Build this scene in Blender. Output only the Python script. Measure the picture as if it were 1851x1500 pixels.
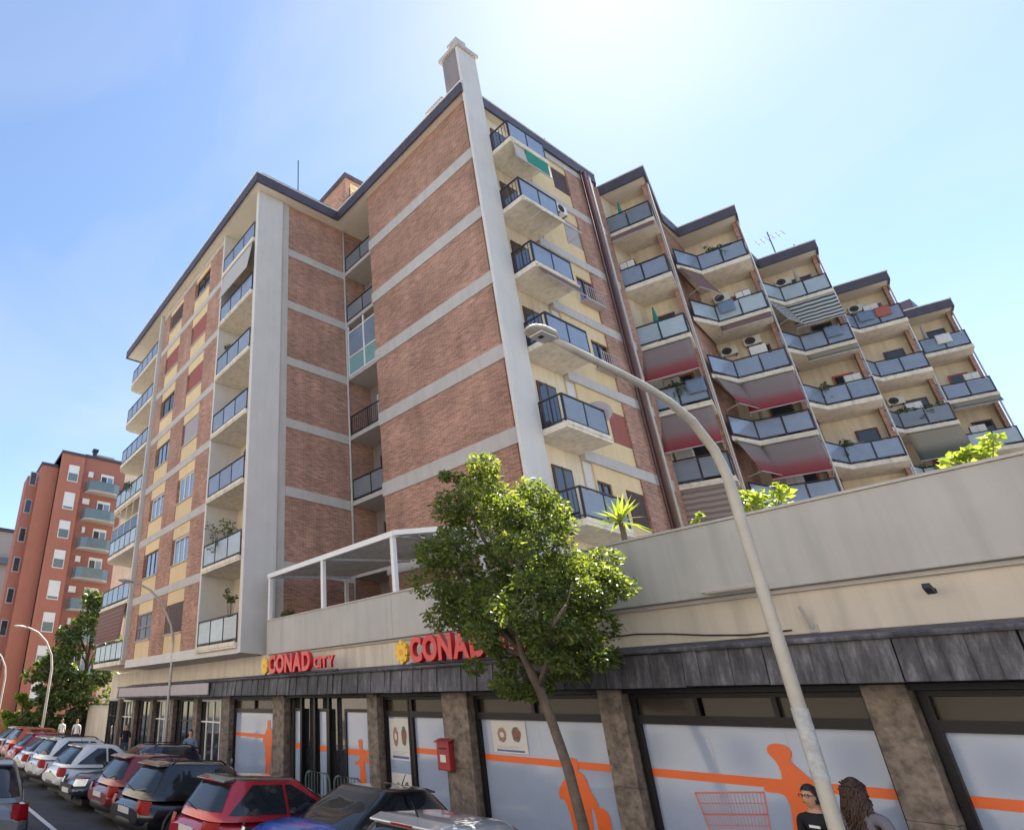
import bpy, bmesh, math, random
from mathutils import Vector, Matrix
random.seed(7)
R_ = math.radians
scene = bpy.context.scene
for o in list(bpy.data.objects): bpy.data.objects.remove(o)

# ------------------------------------------------------------------ camera
CAM_H = 2.4
cam_d = bpy.data.cameras.new('Camera')
cam = bpy.data.objects.new('Camera', cam_d)
scene.collection.objects.link(cam)
M = Matrix(((0.46674113, 0.35186165, 0.81138529, 0.0),
            (0.88358639, -0.22472479, -0.41082095, 0.0),
            (0.03778625, 0.90867604, -0.41578847, CAM_H),
            (0, 0, 0, 1)))
cam.matrix_world = M
cam_d.sensor_fit = 'HORIZONTAL'
cam_d.sensor_width = 36.0
cam_d.lens = 1095.5 / 1851 * 36.0
cam_d.shift_x = (925.5 - 451.4) / 1851
cam_d.shift_y = (794.29 - 750.0) / 1851
cam_d.clip_start = 0.1
cam_d.clip_end = 3000
scene.camera = cam
scene.render.resolution_x = 1024
scene.render.resolution_y = 829

# ------------------------------------------------------------------ sky and sun
SUN_AZ, SUN_EL = -18.5, 57.0          # azimuth measured from +Y towards +X
world = bpy.data.worlds.new('World'); scene.world = world
world.use_nodes = True
wn = world.node_tree; wn.nodes.clear()
w_out = wn.nodes.new('ShaderNodeOutputWorld')
w_bg = wn.nodes.new('ShaderNodeBackground')
w_sky = wn.nodes.new('ShaderNodeTexSky')
w_sky.sky_type = 'NISHITA'
w_sky.sun_disc = False
w_sky.sun_elevation = R_(SUN_EL)
w_sky.sun_rotation = R_(SUN_AZ)
w_sky.altitude = 0
w_sky.air_density = 1.0
w_sky.dust_density = 0.19
w_sky.ozone_density = 1.0
w_bg.inputs['Strength'].default_value = 0.07
# thin high cirrus over the whole sky
w_tc = wn.nodes.new('ShaderNodeTexCoord')
w_map = wn.nodes.new('ShaderNodeMapping'); w_map.inputs['Scale'].default_value = (1.0, 1.6, 2.4)
w_map.inputs['Rotation'].default_value = (0.3, 0.2, 0.7)
w_no = wn.nodes.new('ShaderNodeTexNoise'); w_no.inputs['Scale'].default_value = 1.5
w_no.inputs['Detail'].default_value = 5; w_no.inputs['Roughness'].default_value = 0.5
w_no.inputs['Distortion'].default_value = 0.6
w_mr = wn.nodes.new('ShaderNodeMapRange')
w_mr.inputs['From Min'].default_value = 0.42; w_mr.inputs['From Max'].default_value = 0.85
w_mr.inputs['To Min'].default_value = 0.0; w_mr.inputs['To Max'].default_value = 0.36
w_mix = wn.nodes.new('ShaderNodeMix'); w_mix.data_type = 'RGBA'
w_mix.inputs[7].default_value = (4.1, 3.95, 3.95, 1)
wn.links.new(w_tc.outputs['Generated'], w_map.inputs['Vector'])
wn.links.new(w_map.outputs[0], w_no.inputs['Vector'])
wn.links.new(w_no.outputs['Fac'], w_mr.inputs['Value'])
wn.links.new(w_mr.outputs[0], w_mix.inputs[0])
wn.links.new(w_sky.outputs[0], w_mix.inputs[6])
wn.links.new(w_mix.outputs[2], w_bg.inputs['Color'])
wn.links.new(w_bg.outputs[0], w_out.inputs[0])

sun_d = bpy.data.lights.new('sun', 'SUN')
sun_d.energy = 5.0; sun_d.angle = R_(0.53); sun_d.color = (1.0, 0.95, 0.87)
sun = bpy.data.objects.new('sun', sun_d); scene.collection.objects.link(sun)
sdir = Vector((math.sin(R_(SUN_AZ)) * math.cos(R_(SUN_EL)), math.cos(R_(SUN_AZ)) * math.cos(R_(SUN_EL)), math.sin(R_(SUN_EL))))
sun.rotation_euler = sdir.to_track_quat('Z', 'Y').to_euler()

scene.view_settings.view_transform = 'Standard'
scene.view_settings.look = 'None'
scene.view_settings.gamma = 1.0
scene.view_settings.exposure = 1.9
scene.render.engine = 'CYCLES'

# ------------------------------------------------------------------ helpers
col = scene.collection
class MB:
    def __init__(s): s.v = []; s.f = []; s.m = []
    def add(s, vs, fs, mi=0):
        n = len(s.v); s.v += [tuple(p) for p in vs]
        for f in fs: s.f.append(tuple(i + n for i in f)); s.m.append(mi)
        return s
    def box(s, x0, x1, y0, y1, z0, z1, mi=0):
        x0, x1 = min(x0, x1), max(x0, x1); y0, y1 = min(y0, y1), max(y0, y1); z0, z1 = min(z0, z1), max(z0, z1)
        return s.add([(x0,y0,z0),(x1,y0,z0),(x1,y1,z0),(x0,y1,z0),(x0,y0,z1),(x1,y0,z1),(x1,y1,z1),(x0,y1,z1)],
              [(0,3,2,1),(4,5,6,7),(0,1,5,4),(1,2,6,5),(2,3,7,6),(3,0,4,7)], mi)
    def bar(s, p, q, w, z0, z1, mi=0, off=0.0):
        """box along the plan line p->q, thickness w to the left of the line"""
        dx, dy = q[0]-p[0], q[1]-p[1]; l = math.hypot(dx, dy); nx, ny = -dy/l, dx/l
        a = [(p[0]+nx*off, p[1]+ny*off), (q[0]+nx*off, q[1]+ny*off), (q[0]+nx*(off+w), q[1]+ny*(off+w)), (p[0]+nx*(off+w), p[1]+ny*(off+w))]
        return s.prism(a, z0, z1, mi)
    def prism(s, pts, z0, z1, mi=0):
        n = len(pts)
        area = sum(pts[i][0]*pts[(i+1)%n][1]-pts[(i+1)%n][0]*pts[i][1] for i in range(n))
        if area < 0: pts = pts[::-1]
        vs = [(x, y, z0) for x, y in pts] + [(x, y, z1) for x, y in pts]
        fs = [tuple(range(n))[::-1], tuple(range(n, 2*n))] + [(i, (i+1) % n, n+(i+1) % n, n+i) for i in range(n)]
        return s.add(vs, fs, mi)
    def poly(s, pts, mi=0): return s.add(pts, [tuple(range(len(pts)))], mi)
    def slab(s, quad, t, mi=0):
        """quad sheet of thickness t along its own normal"""
        a, b, c, d = [Vector(p) for p in quad]
        n = (b-a).cross(d-a).normalized()*t
        vs = [a, b, c, d, a+n, b+n, c+n, d+n]
        return s.add(vs, [(3,2,1,0),(4,5,6,7),(0,1,5,4),(1,2,6,5),(2,3,7,6),(3,0,4,7)], mi)
    def tube(s, pts, r, n=8, mi=0, cap=True):
        pts = [Vector(p) for p in pts]
        rs = r if isinstance(r, (list, tuple)) else [r]*len(pts)
        rows = []; ref = None
        for i, p in enumerate(pts):
            d = (pts[min(i+1, len(pts)-1)] - pts[max(i-1, 0)]).normalized()
            if ref is None:
                ref = Vector((0, 0, 1)) if abs(d.z) < 0.9 else Vector((1, 0, 0))
            a = d.cross(ref).normalized(); b = d.cross(a).normalized(); ref = -b if False else ref
            rows.append([p + (a*math.cos(t) + b*math.sin(t))*rs[i] for t in [2*math.pi*k/n for k in range(n)]])
        vs = [v for row in rows for v in row]; fs = []
        for i in range(len(pts)-1):
            for k in range(n):
                fs.append((i*n+k, i*n+(k+1) % n, (i+1)*n+(k+1) % n, (i+1)*n+k))
        if cap: fs.append(tuple(range(n))[::-1]); fs.append(tuple(range((len(pts)-1)*n, len(pts)*n)))
        return s.add(vs, fs, mi)
    def grid(s, rows, mi=0, closed=False):
        n = len(rows[0]); vs = [p for r in rows for p in r]; fs = []
        for i in range(len(rows)-1):
            for k in range(n if closed else n-1):
                fs.append((i*n+k, i*n+(k+1) % n, (i+1)*n+(k+1) % n, (i+1)*n+k))
        return s.add(vs, fs, mi)
    def build(s, name, mat, parent=None, smooth=False, bevel=0.0):
        me = bpy.data.meshes.new(name)
        me.from_pydata(s.v, [], s.f)
        mats = mat if isinstance(mat, (list, tuple)) else [mat]
        for m in mats: me.materials.append(m)
        if len(mats) > 1: me.polygons.foreach_set('material_index', s.m)
        uv = me.uv_layers.new(name='UVMap').data
        for p in me.polygons:
            nx, ny, nz = abs(p.normal.x), abs(p.normal.y), abs(p.normal.z)
            for li in p.loop_indices:
                c = me.vertices[me.loops[li].vertex_index].co
                uv[li].uv = (c.x, c.y) if nz > max(nx, ny) else ((c.y, c.z) if nx > ny else (c.x, c.z))
        if smooth: me.polygons.foreach_set('use_smooth', [True]*len(me.polygons))
        me.update()
        ob = bpy.data.objects.new(name, me); col.objects.link(ob)
        if parent: ob.parent = parent
        if bevel:
            b = ob.modifiers.new('bevel', 'BEVEL'); b.width = bevel; b.segments = 2; b.limit_method = 'ANGLE'
        return ob
def tag(o, label, cat, group=None):
    o['label'] = label; o['category'] = cat
    if group: o['group'] = group
    return o
def structure(o): o['kind'] = 'structure'; return o
def stuff(o): o['kind'] = 'stuff'; return o
def empty(name, loc=(0, 0, 0), rz=0.0, label=None, cat=None, group=None):
    e = bpy.data.objects.new(name, None); col.objects.link(e)
    e.location = loc; e.rotation_euler = (0, 0, rz); e.empty_display_size = 0.2
    if label: tag(e, label, cat, group)
    return e
def kids(o): return [c for c in bpy.data.objects if c.parent is o]
def copy_tree(o, parent=None):
    c = o.copy(); col.objects.link(c); c.parent = parent
    for ch in [x for x in o.children]: copy_tree(ch, c)
    return c

# ------------------------------------------------------------------ materials
def nodes(name):
    m = bpy.data.materials.new(name); m.use_nodes = True
    nt = m.node_tree; b = nt.nodes['Principled BSDF']
    return m, nt, b
def lk(nt, a, b): nt.links.new(a, b)
def pm(name, base, rough=0.75, var=0.12, vs=1.5, streak=0.0, bump=0.0, bs=40, metal=0.0, spec=0.4, coat=0.0, rnd=0.0, dirt=None, trans=0.0):
    m, nt, b = nodes(name)
    N = nt.nodes.new
    tc = N('ShaderNodeTexCoord')
    no = N('ShaderNodeTexNoise'); no.inputs['Scale'].default_value = vs; no.inputs['Detail'].default_value = 6
    no.inputs['Roughness'].default_value = 0.65
    lk(nt, tc.outputs['Object'], no.inputs['Vector'])
    mr = N('ShaderNodeMapRange'); mr.inputs['From Min'].default_value = 0.3; mr.inputs['From Max'].default_value = 0.7
    mr.inputs['To Min'].default_value = 1-var; mr.inputs['To Max'].default_value = 1+var
    lk(nt, no.outputs['Fac'], mr.inputs['Value'])
    val = mr.outputs[0]
    if streak:
        mp = N('ShaderNodeMapping'); mp.inputs['Scale'].default_value = (5, 5, 0.35)
        lk(nt, tc.outputs['Object'], mp.inputs['Vector'])
        n2 = N('ShaderNodeTexNoise'); n2.inputs['Scale'].default_value = 1.0; n2.inputs['Detail'].default_value = 4
        lk(nt, mp.outputs[0], n2.inputs['Vector'])
        m2 = N('ShaderNodeMapRange'); m2.inputs['From Min'].default_value = 0.45; m2.inputs['From Max'].default_value = 0.75
        m2.inputs['To Min'].default_value = 1.0; m2.inputs['To Max'].default_value = 1.0-streak
        lk(nt, n2.outputs['Fac'], m2.inputs['Value'])
        mu = N('ShaderNodeMath'); mu.operation = 'MULTIPLY'; lk(nt, val, mu.inputs[0]); lk(nt, m2.outputs[0], mu.inputs[1]); val = mu.outputs[0]
    if rnd:
        oi = N('ShaderNodeObjectInfo'); m3 = N('ShaderNodeMapRange')
        m3.inputs['To Min'].default_value = 1-rnd; m3.inputs['To Max'].default_value = 1+rnd
        lk(nt, oi.outputs['Random'], m3.inputs['Value'])
        mu = N('ShaderNodeMath'); mu.operation = 'MULTIPLY'; lk(nt, val, mu.inputs[0]); lk(nt, m3.outputs[0], mu.inputs[1]); val = mu.outputs[0]
    vm = N('ShaderNodeVectorMath'); vm.operation = 'SCALE'; vm.inputs[0].default_value = base[:3]
    lk(nt, val, vm.inputs['Scale'])
    lk(nt, vm.outputs[0], b.inputs['Base Color'])
    b.inputs['Roughness'].default_value = rough; b.inputs['Metallic'].default_value = metal
    b.inputs['Specular IOR Level'].default_value = spec; b.inputs['Coat Weight'].default_value = coat
    b.inputs['Coat Roughness'].default_value = 0.05
    if bump:
        n3 = N('ShaderNodeTexNoise'); n3.inputs['Scale'].default_value = bs; n3.inputs['Detail'].default_value = 4
        lk(nt, tc.outputs['Object'], n3.inputs['Vector'])
        bp = N('ShaderNodeBump'); bp.inputs['Strength'].default_value = bump; bp.inputs['Distance'].default_value = 0.02
        lk(nt, n3.outputs['Fac'], bp.inputs['Height']); lk(nt, bp.outputs[0], b.inputs['Normal'])
    return m
def brick_mat(name, c1, c2, mortar, w=0.27, h=0.075):
    m, nt, b = nodes(name); N = nt.nodes.new
    tc = N('ShaderNodeTexCoord')
    br = N('ShaderNodeTexBrick'); br.inputs['Scale'].default_value = 1
    br.inputs['Brick Width'].default_value = w; br.inputs['Row Height'].default_value = h
    br.inputs['Mortar Size'].default_value = 0.008; br.inputs['Mortar Smooth'].default_value = 0.2; br.inputs['Bias'].default_value = -0.1
    br.inputs['Color1'].default_value = (*c1, 1); br.inputs['Color2'].default_value = (*c2, 1); br.inputs['Mortar'].default_value = (*mortar, 1)
    lk(nt, tc.outputs['UV'], br.inputs['Vector'])
    mp = N('ShaderNodeMapping'); mp.inputs['Scale'].default_value = (1.6, 8, 1)
    lk(nt, tc.outputs['UV'], mp.inputs['Vector'])
    no = N('ShaderNodeTexNoise'); no.inputs['Scale'].default_value = 1.6; no.inputs['Detail'].default_value = 6; no.inputs['Roughness'].default_value = 0.7
    lk(nt, mp.outputs[0], no.inputs['Vector'])
    mr = N('ShaderNodeMapRange'); mr.inputs['From Min'].default_value = 0.3; mr.inputs['From Max'].default_value = 0.7
    mr.inputs['To Min'].default_value = 0.62; mr.inputs['To Max'].default_value = 1.42
    lk(nt, no.outputs['Fac'], mr.inputs['Value'])
    n2 = N('ShaderNodeTexNoise'); n2.inputs['Scale'].default_value = 0.6; n2.inputs['Detail'].default_value = 3
    lk(nt, tc.outputs['Object'], n2.inputs['Vector'])
    m2 = N('ShaderNodeMapRange'); m2.inputs['From Min'].default_value = 0.3; m2.inputs['From Max'].default_value = 0.7
    m2.inputs['To Min'].default_value = 0.82; m2.inputs['To Max'].default_value = 1.18
    lk(nt, n2.outputs['Fac'], m2.inputs['Value'])
    mp3 = N('ShaderNodeMapping'); mp3.inputs['Scale'].default_value = (2.2, 2.2, 0.25); lk(nt, tc.outputs['Object'], mp3.inputs['Vector'])
    n3 = N('ShaderNodeTexNoise'); n3.inputs['Scale'].default_value = 1.0; n3.inputs['Detail'].default_value = 5; lk(nt, mp3.outputs[0], n3.inputs['Vector'])
    m3 = N('ShaderNodeMapRange'); m3.inputs['From Min'].default_value = 0.4; m3.inputs['From Max'].default_value = 0.7; m3.inputs['To Min'].default_value = 1.04; m3.inputs['To Max'].default_value = 0.88
    lk(nt, n3.outputs['Fac'], m3.inputs['Value'])
    mu0 = N('ShaderNodeMath'); mu0.operation = 'MULTIPLY'; lk(nt, m3.outputs[0], mu0.inputs[0]); lk(nt, m2.outputs[0], mu0.inputs[1])
    mu = N('ShaderNodeMath'); mu.operation = 'MULTIPLY'; lk(nt, mr.outputs[0], mu.inputs[0]); lk(nt, mu0.outputs[0], mu.inputs[1])
    vm = N('ShaderNodeVectorMath'); vm.operation = 'SCALE'; lk(nt, br.outputs['Color'], vm.inputs[0]); lk(nt, mu.outputs[0], vm.inputs['Scale'])
    lk(nt, vm.outputs[0], b.inputs['Base Color']); b.inputs['Roughness'].default_value = 0.85
    b.inputs['Specular IOR Level'].default_value = 0.25
    bp = N('ShaderNodeBump'); bp.inputs['Strength'].default_value = 0.5; bp.inputs['Distance'].default_value = 0.01; bp.invert = True
    lk(nt, br.outputs['Fac'], bp.inputs['Height']); lk(nt, bp.outputs[0], b.inputs['Normal'])
    return m
def stripe_mat(name, stops, freq, axis=1, dark=0.8):
    """awning cloth: colour runs along UV axis through given stops, with fine ribs"""
    m, nt, b = nodes(name); N = nt.nodes.new
    at = N('ShaderNodeAttribute'); at.attribute_name = 'drop'
    cr = N('ShaderNodeValToRGB'); e = cr.color_ramp.elements
    while len(e) < len(stops): e.new(0.5)
    for k, (p, c) in enumerate(stops): e[k].position = p; e[k].color = (*c, 1)
    lk(nt, at.outputs['Fac'], cr.inputs['Fac'])
    mu = N('ShaderNodeMath'); mu.operation = 'MULTIPLY'; mu.inputs[1].default_value = freq; lk(nt, at.outputs['Fac'], mu.inputs[0])
    fr = N('ShaderNodeMath'); fr.operation = 'FRACT'; lk(nt, mu.outputs[0], fr.inputs[0])
    gt = N('ShaderNodeMath'); gt.operation = 'GREATER_THAN'; gt.inputs[1].default_value = 0.5; lk(nt, fr.outputs[0], gt.inputs[0])
    mr = N('ShaderNodeMapRange'); mr.inputs['To Min'].default_value = 1.0; mr.inputs['To Max'].default_value = dark; lk(nt, gt.outputs[0], mr.inputs['Value'])
    vm = N('ShaderNodeVectorMath'); vm.operation = 'SCALE'; lk(nt, cr.outputs['Color'], vm.inputs[0]); lk(nt, mr.outputs[0], vm.inputs['Scale'])
    lk(nt, vm.outputs[0], b.inputs['Base Color']); b.inputs['Roughness'].default_value = 0.85
    tr = N('ShaderNodeBsdfTranslucent'); lk(nt, vm.outputs[0], tr.inputs['Color'])
    mx = N('ShaderNodeMixShader'); mx.inputs[0].default_value = 0.25
    out = nt.nodes['Material Output']
    lk(nt, b.outputs[0], mx.inputs[1]); lk(nt, tr.outputs[0], mx.inputs[2]); lk(nt, mx.outputs[0], out.inputs['Surface'])
    return m
def glass_mat(name, base, rough=0.06, spec=0.8, alpha=1.0, var=0.1):
    m = pm(name, base, rough, var, 2.0, spec=spec, rnd=0.12)
    m.node_tree.nodes['Principled BSDF'].inputs['Alpha'].default_value = alpha
    return m
def leaf_mat(name, c1, c2, c3, tr=0.45):
    m, nt, b = nodes(name); N = nt.nodes.new
    g = N('ShaderNodeNewGeometry'); cr = N('ShaderNodeValToRGB'); e = cr.color_ramp.elements
    e.new(0.5)
    for k, c in enumerate((c1, c2, c3)): e[k].position = (0, .55, 1)[k]; e[k].color = (*c, 1)
    lk(nt, g.outputs['Random Per Island'], cr.inputs['Fac'])
    lk(nt, cr.outputs[0], b.inputs['Base Color']); b.inputs['Roughness'].default_value = 0.35; b.inputs['Specular IOR Level'].default_value = 0.5
    t = N('ShaderNodeBsdfTranslucent')
    vm = N('ShaderNodeVectorMath'); vm.operation = 'MULTIPLY'; vm.inputs[1].default_value = (2.2, 2.0, 0.6); lk(nt, cr.outputs[0], vm.inputs[0])
    lk(nt, vm.outputs[0], t.inputs['Color'])
    mx = N('ShaderNodeMixShader'); mx.inputs[0].default_value = tr
    lk(nt, b.outputs[0], mx.inputs[1]); lk(nt, t.outputs[0], mx.inputs[2]); lk(nt, mx.outputs[0], nt.nodes['Material Output'].inputs['Surface'])
    return m
K = {}
K['brick'] = brick_mat('brick', (0.42, 0.21, 0.143), (0.28, 0.142, 0.10), (0.41, 0.34, 0.29))
K['brick_dark'] = brick_mat('brick_dark', (0.22, 0.09, 0.07), (0.15, 0.065, 0.05), (0.17, 0.13, 0.12))
K['shade_grey'] = pm('shade_grey_render', (.26, .225, .225), .85, .1, 1.0, streak=.15)  # grey darkened so the colour itself holds the shade
K['conc'] = pm('concrete_white', (0.61, 0.585, 0.555), 0.8, 0.05, 0.8, streak=0.05, bump=0.08)
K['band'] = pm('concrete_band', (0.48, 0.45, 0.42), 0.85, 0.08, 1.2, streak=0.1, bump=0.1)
K['cream'] = pm('cream_plaster', (0.70, 0.60, 0.45), 0.85, 0.10, 0.9, streak=0.2, bump=0.05)
K['yellow'] = pm('yellow_plaster', (0.68, 0.52, 0.30), 0.85, 0.06, 0.8, streak=0.08, bump=0.05, rnd=0.05)
K['slab'] = pm('balcony_slab_plaster', (0.72, 0.65, 0.54), 0.85, 0.10, 1.3, streak=0.25, bump=0.05, rnd=0.04)
K['soffit'] = pm('soffit_plaster', (0.70, 0.64, 0.54), 0.85, 0.06, 0.8)
K['fascia'] = pm('fascia_metal', (0.085, 0.07, 0.085), 0.5, 0.15, 1.2, metal=0.2, streak=0.2)
K['coping'] = pm('sunlit_coping', (0.75, 0.74, 0.72), 0.6, 0.06)  # coping kept white for sun catching the roof sheet's edge
K['glassrail'] = glass_mat('railing_glass', (0.21, 0.25, 0.325), 0.15, 0.7)
K['glassrail2'] = glass_mat('railing_glass_frosted', (0.34, 0.40, 0.44), 0.25, 0.6)
K['glassrail3'] = glass_mat('railing_glass_grey', (0.17, 0.19, 0.22), 0.3, 0.6)
K['darkmetal'] = pm('dark_railing_metal', (0.035, 0.035, 0.045), 0.5, 0.1, 4)
K['frame'] = pm('window_frame_brown', (0.09, 0.05, 0.04), 0.5, 0.1, 3)
K['whiteframe'] = pm('white_frame', (0.72, 0.72, 0.70), 0.5, 0.04, 3)
K['pane'] = glass_mat('window_pane', (0.20, 0.27, 0.38), 0.04, 1.0)
K['panedark'] = glass_mat('window_pane_dark', (0.03, 0.032, 0.038), 0.05, 0.8)
K['shut_red'] = pm('shutter_red', (0.34, 0.10, 0.075), 0.6, 0.08, 2, rnd=0.08)
K['shut_grey'] = pm('shutter_grey', (0.40, 0.36, 0.37), 0.6, 0.06, 2)
K['shut_brown'] = pm('shutter_brown', (0.09, 0.05, 0.045), 0.6, 0.1, 2, rnd=0.15)
K['pipe_white'] = pm('pipe_white', (0.50, 0.47, 0.43), 0.5, 0.08, 3)
K['pipe_brown'] = pm('pipe_brown', (0.10, 0.05, 0.045), 0.5, 0.1, 3)
K['ac'] = pm('ac_casing', (0.66, 0.64, 0.60), 0.45, 0.06, 3, rnd=0.05)
K['black'] = pm('black_plastic', (0.018, 0.018, 0.02), 0.5, 0.1, 4)
K['parapet'] = pm('parapet_concrete', (0.455, 0.44, 0.415), 0.85, 0.07, 0.7, streak=0.14, bump=0.1)
K['podwall'] = pm('podium_plaster', (0.60, 0.54, 0.46), 0.85, 0.09, 0.8, streak=0.22, bump=0.05)
K['canopy'] = pm('canopy_metal', (0.11, 0.11, 0.14), 0.5, 0.5, 2.2, streak=0.6, metal=0.15, rnd=0.12, bump=0.1, bs=9)
K['stone'] = pm('pilaster_stone', (0.185, 0.15, 0.125), 0.75, 0.6, 7, streak=0.35, bump=0.6, bs=22)
K['shopframe'] = pm('shop_frame_black', (0.010, 0.009, 0.012), 0.4, 0.1, 3, spec=.25)
K['film'] = pm('window_film', (0.31, 0.375, 0.505), 0.09, 0.08, 0.5, spec=0.7)
K['orange'] = pm('orange_print', (0.72, 0.13, 0.025), 0.35, 0.05, 2)
K['pinkprint'] = pm('red_print_lines', (0.60, 0.20, 0.17), 0.4, 0.05, 2)
K['red'] = pm('sign_red', (0.62, 0.025, 0.035), 0.35, 0.04, 2, coat=0.3)
K['signyellow'] = pm('sign_yellow', (0.85, 0.52, 0.03), 0.4, 0.04, 2, coat=0.2)
K['signorange'] = pm('sign_orange', (0.85, 0.30, 0.02), 0.4, 0.04, 2)
K['postbox'] = pm('red_box_paint', (0.32, 0.03, 0.035), 0.45, 0.12, 4)
K['whitepaint'] = pm('white_paint', (0.74, 0.74, 0.73), 0.5, 0.05, 2)
K['lamppaint'] = pm('lamp_pole_paint', (0.47, 0.44, 0.38), 0.55, 0.12, 2.5, streak=0.15, bump=0.1)
K['tape'] = pm('pale_blue_band', (0.43, 0.44, 0.44), 0.6, 0.3, 9)
K['lampglass'] = pm('lamp_lens', (0.55, 0.55, 0.52), 0.2, 0.05, 3)
K['bark'] = pm('bark', (0.13, 0.10, 0.08), 0.9, 0.3, 6, streak=0.3, bump=0.8, bs=18)
K['leaf'] = leaf_mat('leaf_main', (0.055, 0.085, 0.03), (0.095, 0.135, 0.045), (0.19, 0.225, 0.065), 0.5)
K['leaf_far'] = leaf_mat('leaf_far', (0.04, 0.065, 0.025), (0.065, 0.10, 0.035), (0.11, 0.15, 0.045), 0.35)
K['leaf_yel'] = leaf_mat('leaf_bright', (0.12, 0.18, 0.03), (0.18, 0.24, 0.05), (0.26, 0.30, 0.08), 0.45)
K['asphalt'] = pm('asphalt', (0.055, 0.056, 0.062), 0.85, 0.2, 2.5, bump=0.3, bs=120)
K['paving'] = pm('paving', (0.20, 0.19, 0.18), 0.85, 0.15, 2.0, bump=0.2, bs=60)
K['kerb'] = pm('kerb', (0.32, 0.31, 0.30), 0.85, 0.12, 2.0, bump=0.2)
K['roadpaint'] = pm('road_paint', (0.62, 0.62, 0.60), 0.7, 0.2, 5)
K['terra'] = pm('red_render', (0.42, 0.165, 0.115), 0.85, 0.07, 0.25, streak=0.08, rnd=0.02)
K['terra2'] = pm('red_brickwork', (0.35, 0.145, 0.11), 0.85, 0.07, 0.25, rnd=0.02)
K['tealglass'] = glass_mat('teal_glass', (0.13, 0.185, 0.205), 0.15, 0.7)
K['greybld'] = pm('grey_render', (0.42, 0.36, 0.32), 0.85, 0.06, 0.2)
K['skin'] = pm('skin', (0.52, 0.30, 0.21), 0.55, 0.05, 6)
K['hair'] = pm('hair_brown', (0.055, 0.03, 0.02), 0.5, 0.3, 14)
K['hair2'] = pm('hair_dark', (0.03, 0.02, 0.017), 0.5, 0.3, 14)
K['tee_black'] = pm('tee_black', (0.014, 0.014, 0.018), 0.85, 0.15, 5)
K['top_grey'] = pm('top_grey', (0.16, 0.15, 0.18), 0.85, 0.12, 5)
K['denim'] = pm('denim', (0.06, 0.08, 0.14), 0.85, 0.15, 5)
K['beige'] = pm('beige_cloth', (0.38, 0.33, 0.27), 0.85, 0.1, 5)
K['shirt_blue'] = pm('shirt_blue', (0.16, 0.22, 0.33), 0.85, 0.1, 5)
K['shirt_white'] = pm('shirt_white', (0.65, 0.63, 0.62), 0.85, 0.06, 5)
K['terracotta'] = pm('terracotta', (0.33, 0.14, 0.08), 0.8, 0.1, 4)
K['green_paint'] = pm('green_rail_paint', (0.10, 0.14, 0.13), 0.5, 0.1, 4)
K['green_cloth'] = pm('green_cloth', (0.03, 0.22, 0.17), 0.8, 0.06, 3)
K['tyre'] = pm('tyre', (0.02, 0.02, 0.02), 0.8, 0.1, 6)
K['rim'] = pm('rim', (0.42, 0.42, 0.44), 0.35, 0.05, 4, metal=0.7)
K['taillight'] = pm('tail_light', (0.26, 0.005, 0.008), 0.25, 0.25, 12, coat=0.0, spec=.15)
K['headlight'] = pm('head_light', (0.55, 0.58, 0.60), 0.1, 0.15, 10, coat=0.8, metal=0.3)
K['carglass'] = glass_mat('car_glass', (0.018, 0.022, 0.028), 0.05, 0.7)
K['plate'] = pm('number_plate', (0.60, 0.60, 0.58), 0.4, 0.03, 3)
K['chrome'] = pm('chrome', (0.55, 0.55, 0.56), 0.15, 0.03, 3, metal=0.9)
def canopy_mat():
    m, nt, b = nodes('canopy_weathered'); N = nt.nodes.new
    tc = N('ShaderNodeTexCoord')
    mp = N('ShaderNodeMapping'); mp.inputs['Scale'].default_value = (7, 7, 1.3); lk(nt, tc.outputs['Object'], mp.inputs['Vector'])
    n1 = N('ShaderNodeTexNoise'); n1.inputs['Scale'].default_value = 1.2; n1.inputs['Detail'].default_value = 8; n1.inputs['Roughness'].default_value = 0.75; lk(nt, mp.outputs[0], n1.inputs['Vector'])
    cr = N('ShaderNodeValToRGB'); e = cr.color_ramp.elements; e.new(.5)
    for k, (q, c) in enumerate(((.30, (.018, .018, .022)), (.52, (.085, .082, .095)), (.75, (.24, .235, .26)))): e[k].position = q; e[k].color = (*c, 1)
    lk(nt, n1.outputs['Fac'], cr.inputs['Fac'])
    n2 = N('ShaderNodeTexNoise'); n2.inputs['Scale'].default_value = 0.5; n2.inputs['Detail'].default_value = 4; lk(nt, tc.outputs['Object'], n2.inputs['Vector'])
    mr = N('ShaderNodeMapRange'); mr.inputs['From Min'].default_value = .35; mr.inputs['From Max'].default_value = .65; mr.inputs['To Min'].default_value = .6; mr.inputs['To Max'].default_value = 1.35; lk(nt, n2.outputs['Fac'], mr.inputs['Value'])
    vm = N('ShaderNodeVectorMath'); vm.operation = 'SCALE'; lk(nt, cr.outputs[0], vm.inputs[0]); lk(nt, mr.outputs[0], vm.inputs['Scale']); lk(nt, vm.outputs[0], b.inputs['Base Color'])
    b.inputs['Roughness'].default_value = .62; b.inputs['Specular IOR Level'].default_value = .35
    bp = N('ShaderNodeBump'); bp.inputs['Strength'].default_value = .5; bp.inputs['Distance'].default_value = .02; lk(nt, n1.outputs['Fac'], bp.inputs['Height']); lk(nt, bp.outputs[0], b.inputs['Normal'])
    return m
K['canopy'] = canopy_mat()
def paint(name, c, metal=0.25): return pm('paint_'+name, c, 0.3, 0.03, 1.5, metal=metal, coat=1.0, spec=0.5)
S_A = (0.34, 0.29, 0.27); S_R = (0.36, 0.055, 0.06)
K['awn_red'] = stripe_mat('awning_grey_red', [(0.0, S_A), (0.5, (0.33, 0.24, 0.23)), (0.72, (0.36, 0.11, 0.11)), (1.0, (0.34, 0.035, 0.05))], 16, dark=0.82)
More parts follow.
